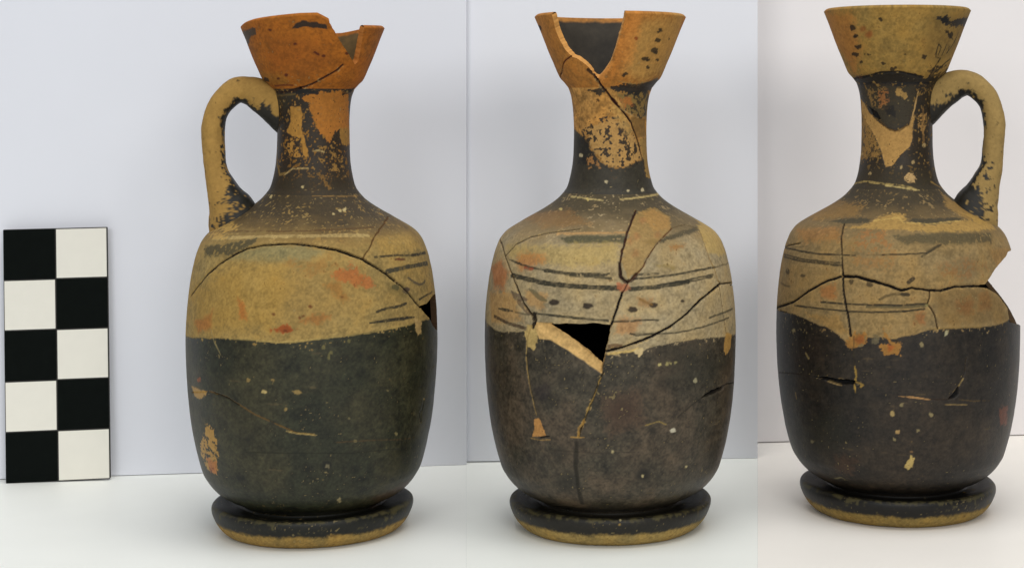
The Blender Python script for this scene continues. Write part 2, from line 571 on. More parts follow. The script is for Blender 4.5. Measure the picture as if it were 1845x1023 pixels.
def build_jug(j, name_label):
    weather(j)
    root = bpy.data.objects.new("jug", None); C.objects.link(root)
    root.location = (j.X * U, j.Y * U, 0)
    tag(root, name_label, "jug", "mended clay jugs")
    for nm in PARTS:
        p = j.parts[nm]
        nr, nc = p.TH.shape
        hc = (p.hole[:-1].astype(int) + p.hole[1:] + np.roll(p.hole, -1, 1)[:-1] + np.roll(p.hole, -1, 1)[1:]) >= 2
        if hc.any(): snap(j, p, hc)
        rr = p.R + p.disp * p.nr[:, None]; zz = p.Z + p.disp * p.nz[:, None] + j.lean(p.Z, p.TH)
        V = np.stack([rr * np.sin(p.TH), -rr * np.cos(p.TH), zz], -1).reshape(-1, 3)
        t = THICK
        ri = np.maximum(p.R - t * p.nr[:, None], 8); zi = p.Z - t * p.nz[:, None]
        zi = zi + j.lean(p.Z, p.TH)
        VI = np.stack([ri * np.sin(p.TH), -ri * np.cos(p.TH), zi], -1).reshape(-1, 3)
        F = grid_faces(nr, nc)
        bc = p.bar[:-1] & p.bar[1:] | p.bar[:-1] & np.roll(p.bar, -1, 1)[1:]
        col = p.col.reshape(-1, 3).astype(float); she = p.sheen.reshape(-1).astype(float)
        if nm in ("body", "mouth") and p.bar.any():
            lab, nl = label_regions(bc | hc, 900 if nm == "body" else 500)
        else:
            lab, nl = np.zeros(hc.shape, int), 1
        main_o = None
        # break faces through the wall, round every hole
        lips = []; lip_lab = []
        if hc.any():
            idx = np.arange(nr * nc).reshape(nr, nc); N = nr * nc
            jn = np.roll(idx, -1, 1)
            # horizontal neighbours (shared edge is vertical)
            left = np.roll(hc, 1, 1)
            for (i, k) in np.argwhere(hc != left):
                a, b = idx[i, k], idx[i + 1, k]
                lips.append((a, b, b + N, a + N) if hc[i, k] else (b, a, a + N, b + N))
                lip_lab.append(lab[i, k - 1] if hc[i, k] else lab[i, k])
            for (i, k) in np.argwhere(hc[1:] != hc[:-1]):
                a, b = idx[i + 1, k], jn[i + 1, k]
                lips.append((b, a, a + N, b + N) if hc[i + 1, k] else (a, b, b + N, a + N))
                lip_lab.append(lab[i, k] if hc[i + 1, k] else lab[i + 1, k])
        lips = np.array(lips, int).reshape(-1, 4); lip_lab = np.array(lip_lab, int)
        clay = pig(j.break_col if nm == 'mouth' else j.break_body)
        for k in range(nl):
            Fk = F[(lab == k) & ~hc]
            Vk, ck, sk = V, col, she
            Vall = [V]; Call = [col]; Sall = [she]; Fs = [Fk]; off = len(V)
            L = lips[lip_lab == k] if len(lips) else lips
            if len(L):
                # own copies of the edge so that the fracture stays crisp and clay-coloured
                vv = np.vstack([V, VI]); var = (p.n2 * 0.16 + p.n3 * 0.1).reshape(-1)
                vv2 = vv.copy()
                cc = clay[None] * (1 + np.concatenate([var, var]))[:, None]
                Vall.append(vv2); Call.append(cc); Sall.append(np.zeros(len(vv2))); Fs.append(L + off); off += len(vv2)
            if nm == "mouth" and k == 0:
                pass
            inner = None
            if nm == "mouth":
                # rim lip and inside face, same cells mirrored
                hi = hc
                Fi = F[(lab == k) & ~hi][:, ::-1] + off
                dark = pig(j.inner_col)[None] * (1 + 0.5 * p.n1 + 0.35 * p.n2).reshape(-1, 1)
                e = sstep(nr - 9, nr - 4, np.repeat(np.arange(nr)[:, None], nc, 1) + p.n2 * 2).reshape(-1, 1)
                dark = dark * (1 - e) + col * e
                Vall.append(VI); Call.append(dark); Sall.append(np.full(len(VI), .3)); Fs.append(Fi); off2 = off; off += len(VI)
                # rim top: three rows rounding over from outer to inner edge
                top_o = np.arange((nr - 1) * nc, nr * nc)
                good = ~hc[-1] & (lab[-1] == k)
                prev = top_o
                for st in range(1, 5):
                    f = st / 5
                    v = V[top_o] * (1 - f) + VI[top_o] * f
                    v[:, 2] += 2.6 * math.sin(math.pi * f)
                    Vall.append(v); Call.append(col[top_o] * 1.02); Sall.append(np.zeros(nc))
                    cur = np.arange(off, off + nc); off += nc
                    Fs.append(np.column_stack([prev, np.roll(prev, -1), np.roll(cur, -1), cur])[good]); prev = cur
                cur = off2 + top_o
                Fs.append(np.column_stack([prev, np.roll(prev, -1), np.roll(cur, -1), cur])[good])
            if nm == "foot":
                # underside
                bot = np.arange(nc); v = V[bot] * np.array([.45, .45, 1]); v[:, 2] = 1.0
                Vall.append(v); Call.append(col[bot]); Sall.append(np.zeros(nc))
                cur = np.arange(off, off + nc); off += nc
                Fs.append(np.column_stack([bot, cur, np.roll(cur, -1), np.roll(bot, -1)]))
            me = submesh(nm if k == 0 else "sherd", np.vstack(Vall), np.vstack(Fs), np.vstack(Call), np.concatenate(Sall), j.gain)
            if k == 0:
                main_o = obj(nm, me, m_clay, root)
            else:
                obj("sherd", me, m_clay, main_o)
        # inside wall of the closed parts, coarse
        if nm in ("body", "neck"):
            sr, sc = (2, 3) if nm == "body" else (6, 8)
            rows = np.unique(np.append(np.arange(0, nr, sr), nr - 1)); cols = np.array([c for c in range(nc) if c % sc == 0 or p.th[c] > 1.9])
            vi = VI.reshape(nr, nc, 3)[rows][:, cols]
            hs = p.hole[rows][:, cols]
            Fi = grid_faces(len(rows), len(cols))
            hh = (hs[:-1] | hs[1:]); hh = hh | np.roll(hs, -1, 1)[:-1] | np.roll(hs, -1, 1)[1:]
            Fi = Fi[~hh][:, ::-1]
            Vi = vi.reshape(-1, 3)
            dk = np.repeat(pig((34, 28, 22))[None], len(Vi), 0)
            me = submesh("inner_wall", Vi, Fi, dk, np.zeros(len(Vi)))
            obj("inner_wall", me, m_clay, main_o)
    build_handle(j, root)
    return root


def build_handle(j, root):
    ctr = [(18, 728), (45, 745), (66, 757), (87, 768), (112, 780), (137, 780), (160, 762), (173, 738), (178, 706), (176, 670), (173, 638), (165, 613), (156, 590), (147, 570), (141, 550), (138, 528)]
    rad = [44, 44, 37, 31, 26, 22.5, 21, 20, 20, 19.5, 20, 25, 31.5, 40, 45, 46]
    tan = [24, 24, 25, 26, 27, 27, 26, 26, 26, 26, 27, 30, 34, 38, 42, 44]
    c = smooth_curve([(a * j.rs, j.zf(z), r, t) for (a, z), r, t in zip(ctr, rad, tan)], 220)
    n, k = 220, 64
    d = np.gradient(c[:, :2], axis=0); d /= np.hypot(*d.T)[:, None]
    nrm = np.column_stack([-d[:, 1], d[:, 0]])          # in the radial plane, outwards (up first, then away from the neck)
    ph = np.linspace(0, 2 * math.pi, k, endpoint=False)
    T, PH = np.meshgrid(np.linspace(0, 1, n), ph, indexing='ij')
    ca, sa = np.cos(PH), np.sin(PH)
    e = 0.85
    ca = np.sign(ca) * np.abs(ca) ** e; sa = np.sign(sa) * np.abs(sa) ** e
    rho = c[:, 0:1] + nrm[:, 0:1] * c[:, 2:3] * ca
    z = c[:, 1:2] + nrm[:, 1:2] * c[:, 2:3] * ca
    tg = c[:, 3:4] * sa
    az = j.az                                           # 0 faces the lens
    X = rho * math.sin(az) + tg * math.cos(az); Y = -rho * math.cos(az) + tg * math.sin(az)
    pos = np.stack([X, Y, z], -1).astype(np.float32)
    sp = pos + np.float32(j.seed * 97)
    n1, n2, n3 = fbm(sp, 30, 1, 3), fbm(sp, 11, 2, 3), fbm(sp, 5, 3, 2)
    disp = (n1 * 1.7 + n2 * 0.6)[..., None]
    out = np.stack([nrm[:, 0:1] * ca * math.sin(az) + sa * math.cos(az), -nrm[:, 0:1] * ca * math.cos(az) + sa * math.sin(az), nrm[:, 1:2] * ca], -1)
    V = (pos + out * disp).reshape(-1, 3)
    col = pig(j.handle_col)[None, None] * (1 + 0.16 * n1 + 0.12 * n2 + 0.1 * n3)[..., None]
    col = col * (1 - 0.35 * sstep(.1, .6, n2 * .6 + n3 * .6))[..., None]
    she = np.zeros(T.shape)
    inner = -np.cos(PH)                                 # 1 on the side towards the neck
    for m in (sstep(-.12, .12, inner - 0.5 + 0.6 * n2 + 0.45 * n3 - 2.6 * np.maximum(0, T - 0.40) + .5 * np.maximum(0, .17 - T) / .17),
              sstep(-.1, .1, (T - 0.74) * 4 + 0.75 * inner - 0.5 + 0.9 * n2 + 0.8 * n3 - np.maximum(0, T - .95) * 9)):
        g = pig((50, 47, 39))[None, None] * (1 + .4 * n2 + .4 * n3)[..., None]
        col = col * (1 - m[..., None]) + g * m[..., None]; she = np.maximum(she, m * .7)
    m = sstep(.50, .6, n3 * .7 + n2 * .5)
    col = col * (1 - m[..., None] * .75) + pig((50, 42, 30)) * m[..., None] * .75
    if j.handle_spot:
        t0, p0 = j.handle_spot
        dd = np.hypot((T - t0) * 480, np.angle(np.exp(1j * (PH - p0))) * 24)
        m = (1 - sstep(9, 13, dd + 4 * n2))[..., None]
        col = col * (1 - m) + pig((22, 20, 20)) * m
    Fh = grid_faces(n, k)
    me = submesh("handle", V, Fh.reshape(-1, 4), col.reshape(-1, 3), she.reshape(-1), j.gain)
    obj("handle", me, m_clay, root)


def ground_coat(j, clay, mouth, neck, shoulder, glaze, foot_clay):
    """raw clay colour of every part, before slip, bands and stains"""
    for nm, c in (("foot", foot_clay), ("body", clay), ("neck", neck), ("mouth", mouth)):
        p = j.parts[nm]
        c = pig(c)
        warm = np.array([1.03, 0.98, 0.84]); cool = np.array([0.95, 1.01, 1.12])
        k = (0.5 + 0.5 * np.clip(p.n1 * 1.6, -1, 1))[..., None]
        tint = warm * k + cool * (1 - k)
        p.col[:] = c * tint * (1 + 0.15 * p.n0 + 0.18 * p.n1 + 0.18 * p.n2 + 0.15 * p.n3 + 0.08 * p.n4 + 0.08 * p.hs)[..., None]
        m = sstep(.22, .6, p.n2 * .5 + p.n3 * .45 + p.n1 * .3 + p.n4 * .15)[..., None] * 0.45
        p.col[:] = p.col * (1 - m) + c * np.array([0.50, .36, .22]) * m
    # foot: slip above, bare clay at the standing edge
    p = j.parts["foot"]
    zf = 24 + 4 * p.n1 + 2 * p.n2 + 2 * p.n3 + p.n4
    m = sstep(-4, 4, p.Z - zf)
    chips = sstep(.46, .56, p.n1 * .7 + p.n2 * .5) * (p.Z < 46)
    m = m * (1 - .85 * chips)
    j.blend(p, slice(None), m.astype(np.float32), tuple(np.array(glaze) * .62), .8)
    m = sstep(.15, .45, p.n2 * .5 + p.n3 * .5 + .35 * np.exp(-((p.Z - 50) / 3.5) ** 2)) * .5 * (p.R > 168) * (p.Z > 30)
    j.blend(p, slice(None), m.astype(np.float32), (112, 104, 68), .4)
    m2 = sstep(.0, .5, p.n2 * .6 + p.n3 * .5) * .45 * (p.Z < 26)
    j.blend(p, slice(None), m2.astype(np.float32), (60, 50, 32), .2)


def glaze_texture(j, glaze, brown=(84, 66, 48)):
    p = j.parts["body"]; g = p.glaze
    base = p.col.copy()
    f = (1 + 0.34 * p.n1 + 0.48 * p.n2 + 0.36 * p.n3 + .28 * p.n4 + 0.22 * p.n0 + .14 * p.hs)[..., None]
    tint = np.where((p.n0 + p.n1 * .8)[..., None] > 0, 1, 1)
    k = sstep(-.5, .6, p.n0 + .7 * p.n1)[..., None]
    c = (pig(glaze) * (1 - k * .35) + pig(brown) * k * .35)
    p.col[:] = p.col * (1 - g[..., None]) + (c * np.clip(f, .35, 2)) * g[..., None]
    m = sstep(.34, .6, -p.n1 * .55 - p.n2 * .5) * g * .7          # small dark pits and blotches
    j.blend(p, slice(None), m.astype(np.float32), tuple(np.array(glaze) * .45), None)
    m = sstep(.56, .7, p.n3 * .5 + p.n4 * .4 + p.n2 * .2 + .1 * p.n1) * g * .6   # bare specks
    j.blend(p, slice(None), m.astype(np.float32), (136, 122, 84), .2)
    sc = sstep(.60, .66, p.hs * 1.1) * sstep(.1, .3, p.n1) * g * .3
    j.blend(p, slice(None), sc.astype(np.float32), (120, 104, 74), .2)


def shoulder_wash(j, dark, zlo, zhi, strength=.85, names=("body", "neck")):
    """worn slip running from the foot of the neck out over the shoulder"""
    for nm in names:
        p = j.parts[nm]
        m = sstep(zlo, zhi, p.Z + 16 * p.n1 + 13 * p.n2 + 10 * p.n3 + 6 * p.n4 + 6 * p.hs)
        m = m * (1 - .7 * sstep(.18, .38, p.n2 * .4 + p.n3 * .5 + p.n4 * .3)) * strength
        if nm == 'neck': m = m * sstep(655, 606, p.Z + 10 * p.n1 + 6 * p.n2)
        j.blend(p, slice(None), m.astype(np.float32), dark, .35)


def weather(j):
    """fine wear over everything: pits, grime and rubbed grains"""
    for nm in PARTS:
        p = j.parts[nm]
        p.col *= np.clip(1 + 0.16 * p.n3 + 0.16 * p.n4 + 0.10 * p.n2, .4, 1.7)[..., None]
        m = sstep(.50, .66, p.n4 * .6 + p.n3 * .35 + .25 * p.n1) * .5
        if nm == 'neck': m = sstep(.42, .54, p.n4 * .55 + p.n3 * .45 + .2 * p.n2) * .85
        j.blend(p, slice(None), m.astype(np.float32), (66, 50, 32), None)
        m = sstep(.52, .68, -p.n4 * .6 - p.n3 * .35 - .25 * p.n0) * .38
        j.blend(p, slice(None), m.astype(np.float32), (186, 168, 122), None)


def neck_slip(j, color, z_top, zfull=0.0, strength=.95):
    """slip over the whole neck; losses are laid over it afterwards"""
    for nm in ("neck",):
        p = j.parts[nm]
        m = sstep(-.36, -.16, (p.n2 * .35 + p.n3 * .42 + p.n4 * .35)) * strength * sstep(z_top + 4, z_top - 4, p.Z + 5 * p.n2)
        c = tuple(color)
        p.slip = m
        j.blend(p, slice(None), m.astype(np.float32), c, .7)
        p.col *= (1 + 0.22 * p.n2 + .12 * p.n3)[..., None]


def cracks_ts(j, pts):
    """a join on the far side, given as azimuth in degrees and photograph row at the axis"""
    q = []
    for a, y in pts:
        z = EYE - (y - HY) * (D + j.Y) / D
        q.append((math.radians(a), np.interp(z, j.zr, j.sz)))
    q = np.array(q); out = []
    for a, b in zip(q[:-1], q[1:]):
        for k in range(10): out.append(a + (b - a) * k / 10)
    out.append(q[-1])
    j.line(np.array(out), 2, (40, 30, 20), .9, depth=3, barrier=True, raw=True)


INK = (54, 52, 44)
CRK = (26, 19, 13)

# ------------------------------------------------------------------ jug seen with its handle at the left
j = Jug(564.5, -26, 0.99, 1, math.radians(-80), rs=0.978, tilt=1.0, rim=0.95)
j.break_body = (84, 62, 38)
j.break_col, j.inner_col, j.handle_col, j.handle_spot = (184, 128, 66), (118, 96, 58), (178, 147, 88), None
j.gain = 1.0
CLAY1 = (168, 145, 94)
ground_coat(j, CLAY1, (170, 112, 40), (178, 136, 70), CLAY1, (60, 60, 48), (172, 146, 90))
neck_slip(j, (38, 39, 36), 790)
shoulder_wash(j, (118, 94, 56), 500, 545, .6, ('body',))
shoulder_wash(j, (74, 64, 44), 520, 568, .92)
# losses on the neck
NC = (180, 140, 74)
j.poly(P('A4', "622,250 688,245 700,300 690,380 715,450 732,520 726,580 700,520 690,440 640,430 602,400 625,340"), NC, 1, 1, 1.5, 1.5, 0)
j.poly(P('A4', "700,190 790,160 965,150 985,180 985,395 905,385 870,470 820,420 775,370 752,300 742,235"), (178, 126, 60), 1, 1, 2, 4.2, 0)
j.poly(P('A4', "925,380 1000,380 1000,480 950,480 930,440"), (170, 134, 72), .9, 1, 2, 3.4, 0)
j.poly(P('A4', "590,460 700,440 740,560 660,560 590,540"), NC, .9, 1, 2, 1, 0, thr=.05)
j.poly(P('A4', "760,500 900,480 980,560 980,660 860,640"), (165, 132, 75), .8, 1, 2, 1.7, 0, thr=.25)
j.poly(P('A4', "720,660 860,640 900,740 850,760 760,690"), (140, 110, 62), .8, 1, 2, 1.7, 0, thr=.1)
j.line(P('A4', "540,530 545,600 560,665 600,655"), 5, (150, 125, 76), .85, brk=.1)
j.line(P('A4', "590,665 640,626 735,626"), 3, (178, 156, 110), .9, brk=.1)
j.line(P('A4', "765,520 800,515 830,527"), 3, (180, 160, 115), .9)
j.line(P('A4', "760,795 900,797 1040,795"), 2, (160, 130, 80), .7, brk=.1)
j.spots('A4', "700,740 505,800 890,905 965,870 930,885 955,880", 2.6, (190, 174, 130))
j.poly(P('A4', "470,160 600,150 690,180 640,215 600,260 560,250 500,240"), (70, 64, 48), .75, 2, 3, 5.1, .5)
j.line(P('A4', "655,160 740,150 785,165"), 7, (34, 32, 30), .95, jit=1.5, sheen=.6)
j.line(P('A4', "950,165 985,150 1010,140"), 8, (52, 46, 36), .9, jit=1.5)
# mouth
j.poly(P('A5', "810,190 850,176 950,186 1065,208 1075,244 1010,236 965,242 885,216 825,238 765,247"), (42, 36, 28), .95, 1, 2, 1.5, .5)
j.poly(P('A5', "280,300 350,268 400,246 470,238 470,290 422,304 404,400 384,430 320,350"), (62, 58, 42), .9, 1.5, 3, 2.5, .5)
j.poly(P('A5', "560,300 900,330 1120,520 900,660 600,600"), (138, 84, 30), .35, 14, 6, 8)
j.poly(P('A5', "440,600 700,620 760,720 520,700"), (150, 116, 52), .5, 8, 4, 6)
j.spots('A5', "965,445 1037,468 725,628 985,455 800,372 660,660 1230,440 590,250", 3.6, (96, 44, 24), ry=2.6)
j.spots('A5', "500,672 530,690 560,668 505,700", 5, (40, 38, 30), ry=4)
j.line(P('A5', "1200,540 1150,588 1060,640 980,690 900,725 840,742"), 4, (66, 26, 16), .95, depth=3, taper=False)
j.line(P('A5', "840,742 740,770 640,775 560,750 490,715"), 6, (58, 34, 20), .9, depth=2, jit=1.5)
j.line(P('A5', "630,722 700,714 775,718"), 4, (110, 52, 26), .8)
j.line(P('A5', "555,775 640,805 710,800 800,790"), 3, (128, 108, 66), .6)
j.cut(P('A5', "1010,0 1040,80 1085,190 1140,280 1215,400 1262,470 1300,540 1325,510 1342,430 1358,330 1372,240 1390,0"))
# shoulder
j.line(P('A2', "150,118 320,108 520,112 700,108 860,100 1030,88"), 5, (98, 72, 42), .6, brk=.05, jit=2)
j.line(P('A2', "170,150 400,140 640,138 860,132 1000,130"), 8, (186, 166, 118), .6, brk=.15, jit=2)
j.poly(P('A2', "120,190 250,175 400,150 370,185 270,240 120,250"), (84, 80, 60), .85, 3, 3, 5, thr=-.35)
j.poly(P('A2', "240,262 330,215 450,188 650,190 760,215 690,268 450,282"), (138, 136, 104), .6, 5, 3, 4)
j.poly(P('A2', "130,90 250,20 300,90 230,160 150,150"), (186, 156, 92), .7, 2, 3, 2, thr=-.05)
j.poly(P('A2', "1040,150 1220,120 1300,200 1100,235"), (182, 154, 92), .5, 8, 3, 4)
# below the arc: worn and stained field
j.poly(P('A2', "60,420 300,270 560,280 600,470 480,660 60,660"), (174, 142, 70), .45, 22, 5, 10)
j.poly(P('A2', "560,300 900,290 1000,500 800,640 520,650"), (162, 136, 84), .4, 20, 5, 10)
j.poly(P('A2', "795,350 860,328 915,292 962,338 1010,360 1055,412 1010,422 940,408 870,378"), (176, 100, 52), .62, 4, 5, 7)
j.poly(P('A2', "480,645 560,618 620,638 570,664"), (158, 82, 34), .85, 2.5, 3, 4)
j.poly(P('A2', "620,600 700,560 800,560 740,620"), (160, 102, 46), .5, 4, 4, 5)
j.poly(P('A2', "300,470 330,500 345,590 310,580"), (176, 108, 48), .6, 4, 3, 3)
j.poly(P('A2', "60,600 120,580 160,540 150,640 80,660"), (172, 112, 58), .6, 6, 4, 4)
j.poly(P('A2', "840,380 900,480 860,490 760,400"), (158, 110, 50), .5, 5, 4, 5)
j.poly(P('A2', "560,280 760,270 840,290 700,350"), (150, 110, 58), .45, 6, 5, 8, thr=-.1)
j.spots('A2', "635,578 690,520 650,570 490,560 860,465 555,650", 3, (112, 66, 34), ry=2.4, feather=2)
# lines at the right
j.line(P('A2', "1040,249 1150,240 1240,240 1312,226"), 4, INK, .85, brk=.05)
j.line(P('A2', "1150,262 1200,262"), 4, (100, 40, 34), .8)
j.line(P('A2', "1240,240 1315,226"), 6, INK, .7, brk=.1)
j.line(P('A2', "1105,328 1200,306 1325,284"), 7.5, (74, 72, 60), .95)
j.line(P('A2', "1220,362 1250,385 1285,400 1308,388 1312,378"), 4.5, (92, 84, 72), .85)
j.line(P('A2', "1280,480 1350,438"), 3.5, INK, .9)
j.line(P('A2', "1050,546 1100,528 1168,518 1210,500"), 4.5, INK, .9, jit=1)
j.line(P('A2', "1012,606 1100,595 1255,574"), 5.5, INK, .95, taper=True)
j.spots('A2', "1150,412", 8, (78, 80, 62), ry=6); j.spots('A2', "1207,430", 7, (92, 76, 70), ry=6)
j.poly(P('A2', "1090,390 1190,390 1230,450 1190,470 1120,450"), (118, 106, 66), .45, 4, 3, 4)
# slip on the lower body
j.below(P('A2', "20,684 100,690 250,692 400,700 520,716 640,706 740,692 850,682 950,666 1050,652 1150,636 1240,612 1300,590 1385,580"), (60, 60, 48), noise=2.4)
glaze_texture(j, (58, 60, 43), (84, 76, 52))
j.line(P('A2', "400,700 520,712 640,702 740,690"), 3, (188, 166, 110), .6, brk=.1)
j.line(P('A2', "250,690 420,702 560,716 740,694 1000,662 1240,612"), 2.5, (176, 156, 100), .5, brk=.25)
j.poly(P('A2', "1255,590 1295,600 1285,665 1262,660"), (180, 156, 110), .85, 2, 3, 4)
j.line(P('A2', "150,640 165,700 205,785"), 2.4, (150, 138, 100), .85, taper=True)
j.spots('A2', "790,790 900,705 760,740 800,770", 3, (130, 122, 78), ry=4, a=.6)
j.line(P('A3', "38,292 110,288 180,310 230,340 290,378 400,430 470,460 545,468"), 2.6, (120, 96, 54), .9, depth=1.2, brk=.05)
j.line(P('A3', "130,292 190,318 232,345"), 2, (24, 22, 16), .9, depth=2)
j.line(P('A3', "430,455 490,465 550,470"), 2.6, (170, 150, 100), .8)
j.poly(P('A3', "35,268 60,275 100,292 72,322 50,305"), (176, 144, 82), .9, 1, 2, 2)
j.spots('A3', "68,238", 3, (150, 92, 46), ry=5)
j.poly(P('A3', "92,425 130,450 142,540 138,625 112,625 78,560 72,510 92,470"), (178, 144, 76), .95, 1.5, 3, 6, thr=-.18)
j.poly(P('A3', "95,560 138,580 138,625 115,625"), (172, 100, 48), .6, 3, 2, 3)
j.spots('A3', "337,288", 4, (186, 168, 118)); j.spots('A3', "472,290", 9, (150, 130, 84), ry=3); j.spots('A3', "425,365 270,240 375,240", 3, (150, 130, 84))
j.spots('A3', "597,598", 9, (30, 30, 24), a=.8); j.spots('A3', "600,600", 3.5, (124, 116, 92)); j.spots('A3', "650,740", 4, (150, 138, 104))
j.spots('A3', "718,495 885,465 690,400 850,285", 2.6, (130, 120, 86)); j.spots('A3', "525,605 720,610 830,650 280,490", 10, (32, 32, 25), ry=8, a=.5, feather=5)
j.line(P('A3', "640,500 760,492 900,488 960,480"), 2, (104, 84, 56), .55, brk=.15)
j.line(P('A3', "250,540 450,545 700,545 900,525"), 2, (38, 38, 30), .5, brk=.15)
j.line(P('A3', "1000,325 997,350 985,380 988,412"), 4.5, (14, 12, 10), 1, depth=6)
j.spots('A3', "960,380", 4, (96, 90, 64))
j.poly(P('A3', "960,640 860,700 780,730 800,760 940,680"), (92, 68, 48), .5, 8, 3, 5)
# joins
j.line(P('A2', "40,460 78,410 130,345 200,285 280,235 350,203 430,186 560,178 650,182 740,195 830,210 900,232 975,262 1040,300 1100,340 1150,380 1190,410 1220,440 1260,490 1287,522"),
       3.6, CRK, 1, depth=5, barrier=True)
j.line(P('A2', "740,195 830,210 900,232 975,262 1040,300 1100,340 1150,380"), 5, CRK, .9, depth=3)
j.line(P('A2', "975,258 1005,210 1035,145 1080,80 1110,30"), 2.6, (104, 74, 34), .9, depth=2.5, jit=1.4)
cracks_ts(j, [(-76, 530), (-100, 530), (-125, 600), (-110, 690), (-80, 705), (-74, 706)])
j.line(P('A3', "38,292 110,288 180,310 230,340 290,378 400,430 470,460 545,468 700,478 900,462 1010,420 1040,300 1042,120 1030,20 1000,-30 985,-66"), .1, (50, 44, 32), 0, barrier=True)
j.cut(P('A2', "1283,515 1320,502 1358,452 1420,440 1420,670 1365,640 1332,578 1302,546"), ext=0.0)
J1 = build_jug(j, "mended clay jug with handle at its left and jagged orange mouth, beside the scale bar")

# ------------------------------------------------------------------ jug seen from its broken side, handle hidden behind
j = Jug(1099.5, -4, 1.0, 2, math.radians(178))
j.break_body = (190, 160, 108)
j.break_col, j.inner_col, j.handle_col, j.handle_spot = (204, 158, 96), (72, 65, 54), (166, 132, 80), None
j.gain = 1.02
CLAY2 = (172, 156, 124)
ground_coat(j, CLAY2, (178, 130, 68), (186, 146, 88), CLAY2, (74, 68, 54), (172, 150, 98))
neck_slip(j, (64, 60, 50), 600, .9)
shoulder_wash(j, (124, 102, 64), 500, 545, .6, ('body',))
shoulder_wash(j, (86, 77, 55), 532, 575, .92)
p = j.parts["neck"]
# slip up the neck with ragged upper edge
j.below(P('B5', "60,470 160,490 220,540 280,640 330,700 400,765 500,790 600,745 680,700 720,720 800,720"), (74, 69, 56), noise=5, sheen=.5, names=("neck",))
p.col *= (1 + 0.25 * p.n2 + .15 * p.n3)[..., None]
j.poly(P('B5', "160,560 230,530 330,660 330,760 180,740"), (46, 43, 38), .85, 3, 3, 6.8, .6, thr=-.25)
j.poly(P('B5', "245,470 330,440 440,390 530,440 640,590 690,700 620,730 560,765 400,775 270,620"), (196, 164, 110), .6, 3, 3, 5.1)
j.poly(P('B5', "205,480 330,435 410,370 470,390 560,440 650,600 690,700 600,760 400,790 240,640"), (50, 45, 38), .95, 2, 2, 5.1, .5, thr=.10)
j.poly(P('B5', "470,470 540,470 560,520 500,540"), (58, 52, 50), .9, 2, 2, 5.1)
j.poly(P('B5', "250,680 330,680 350,800 260,790"), (170, 130, 80), .8, 1, 2, 3.4, thr=.1)
j.poly(P('B5', "470,200 560,200 700,180 730,250 700,400 600,380 530,320"), (150, 128, 80), .9, 2, 2, 5.1)
j.poly(P('B5', "470,200 560,200 700,180 740,250 700,420 600,390 530,320"), (62, 58, 46), .9, 1, 2, 3.4, .4, thr=.0)
j.poly(P('B5', "500,240 590,235 590,300 530,310"), (186, 128, 68), .8, 3, 2, 5.1)
j.poly(P('B5', "585,395 695,405 700,535 645,548 610,470"), (150, 120, 72), .95, 1, 1.5, 1, 0, lower=1.5)
j.poly(P('B5', "648,556 715,545 722,700 765,855 700,855 682,720"), (168, 140, 86), .9, 1.2, 1.5, 2.5, 0)
j.poly(P('B5', "398,165 520,140 700,124 780,90 800,110 730,185 640,218 560,206 470,190"), (44, 42, 38), .97, 1, 2, 4.2, .6)
j.poly(P('B5', "235,182 330,170 402,165 402,196 360,205 345,232 305,200"), (52, 46, 36), .95, 1, 2, 3.4, .5)
j.spots('B5', "330,258", 3, (90, 66, 40)); j.spots('B5', "392,885 560,955 670,950 200,680", 2.8, (192, 180, 148))
j.poly(P('B5', "440,205 500,300 540,380 590,500 560,520 430,330"), (196, 164, 104), .6, 6, 2, 5.1)
# mouth
j.poly(P('B4', "900,150 1240,120 1120,570 880,620 760,500"), (188, 158, 98), .55, 16, 4, 8)
j.poly(P('B4', "800,120 930,120 840,480 660,600 700,450"), (204, 140, 68), .5, 12, 4, 6)
for xy, a, b in (("1062,232", 4, 3.5), ("1050,248", 4, 2), ("1045,310", 5, 3.2), ("1015,388", 6.5, 5.2), ("1030,405", 4, 3), ("948,455", 6.5, 4.8), ("975,462", 4, 3),
                 ("972,520", 4.5, 2.8), ("800,570", 5, 2.4), ("1042,462", 2.6, 2), ("1075,240", 3, 2), ("1130,300", 1.6, 3), ("785,585", 3, 2)):
    j.spots('B4', xy, a, (58, 50, 36), ry=b, noise=2.2)
j.spots('B4', "885,297 880,292", 3, (150, 92, 44)); j.spots('B4', "140,225 130,210", 3, (70, 52, 36), ry=5)
j.line(P('B4', "740,625 860,645 960,630 1010,600"), 2.2, (168, 142, 92), .6)
j.cut(P('B4', "238,0 240,140 262,235 300,325 345,395 384,436 420,446 470,480 520,525 560,585 588,605 625,560 690,470 722,380 752,280 778,190 800,110 806,60 812,0"))
j.poly(P('B4', "588,600 640,500 690,450 705,470 690,520 640,600 610,640"), (206, 150, 84), .9, 2, 1, 2, 0)
j.line(P('B4', "384,432 335,465 318,490 305,560 292,612"), 3, (96, 40, 22), .95, depth=3)
j.line(P('B5', "255,30 300,65 335,120"), 8, (58, 40, 28), .9, depth=2)
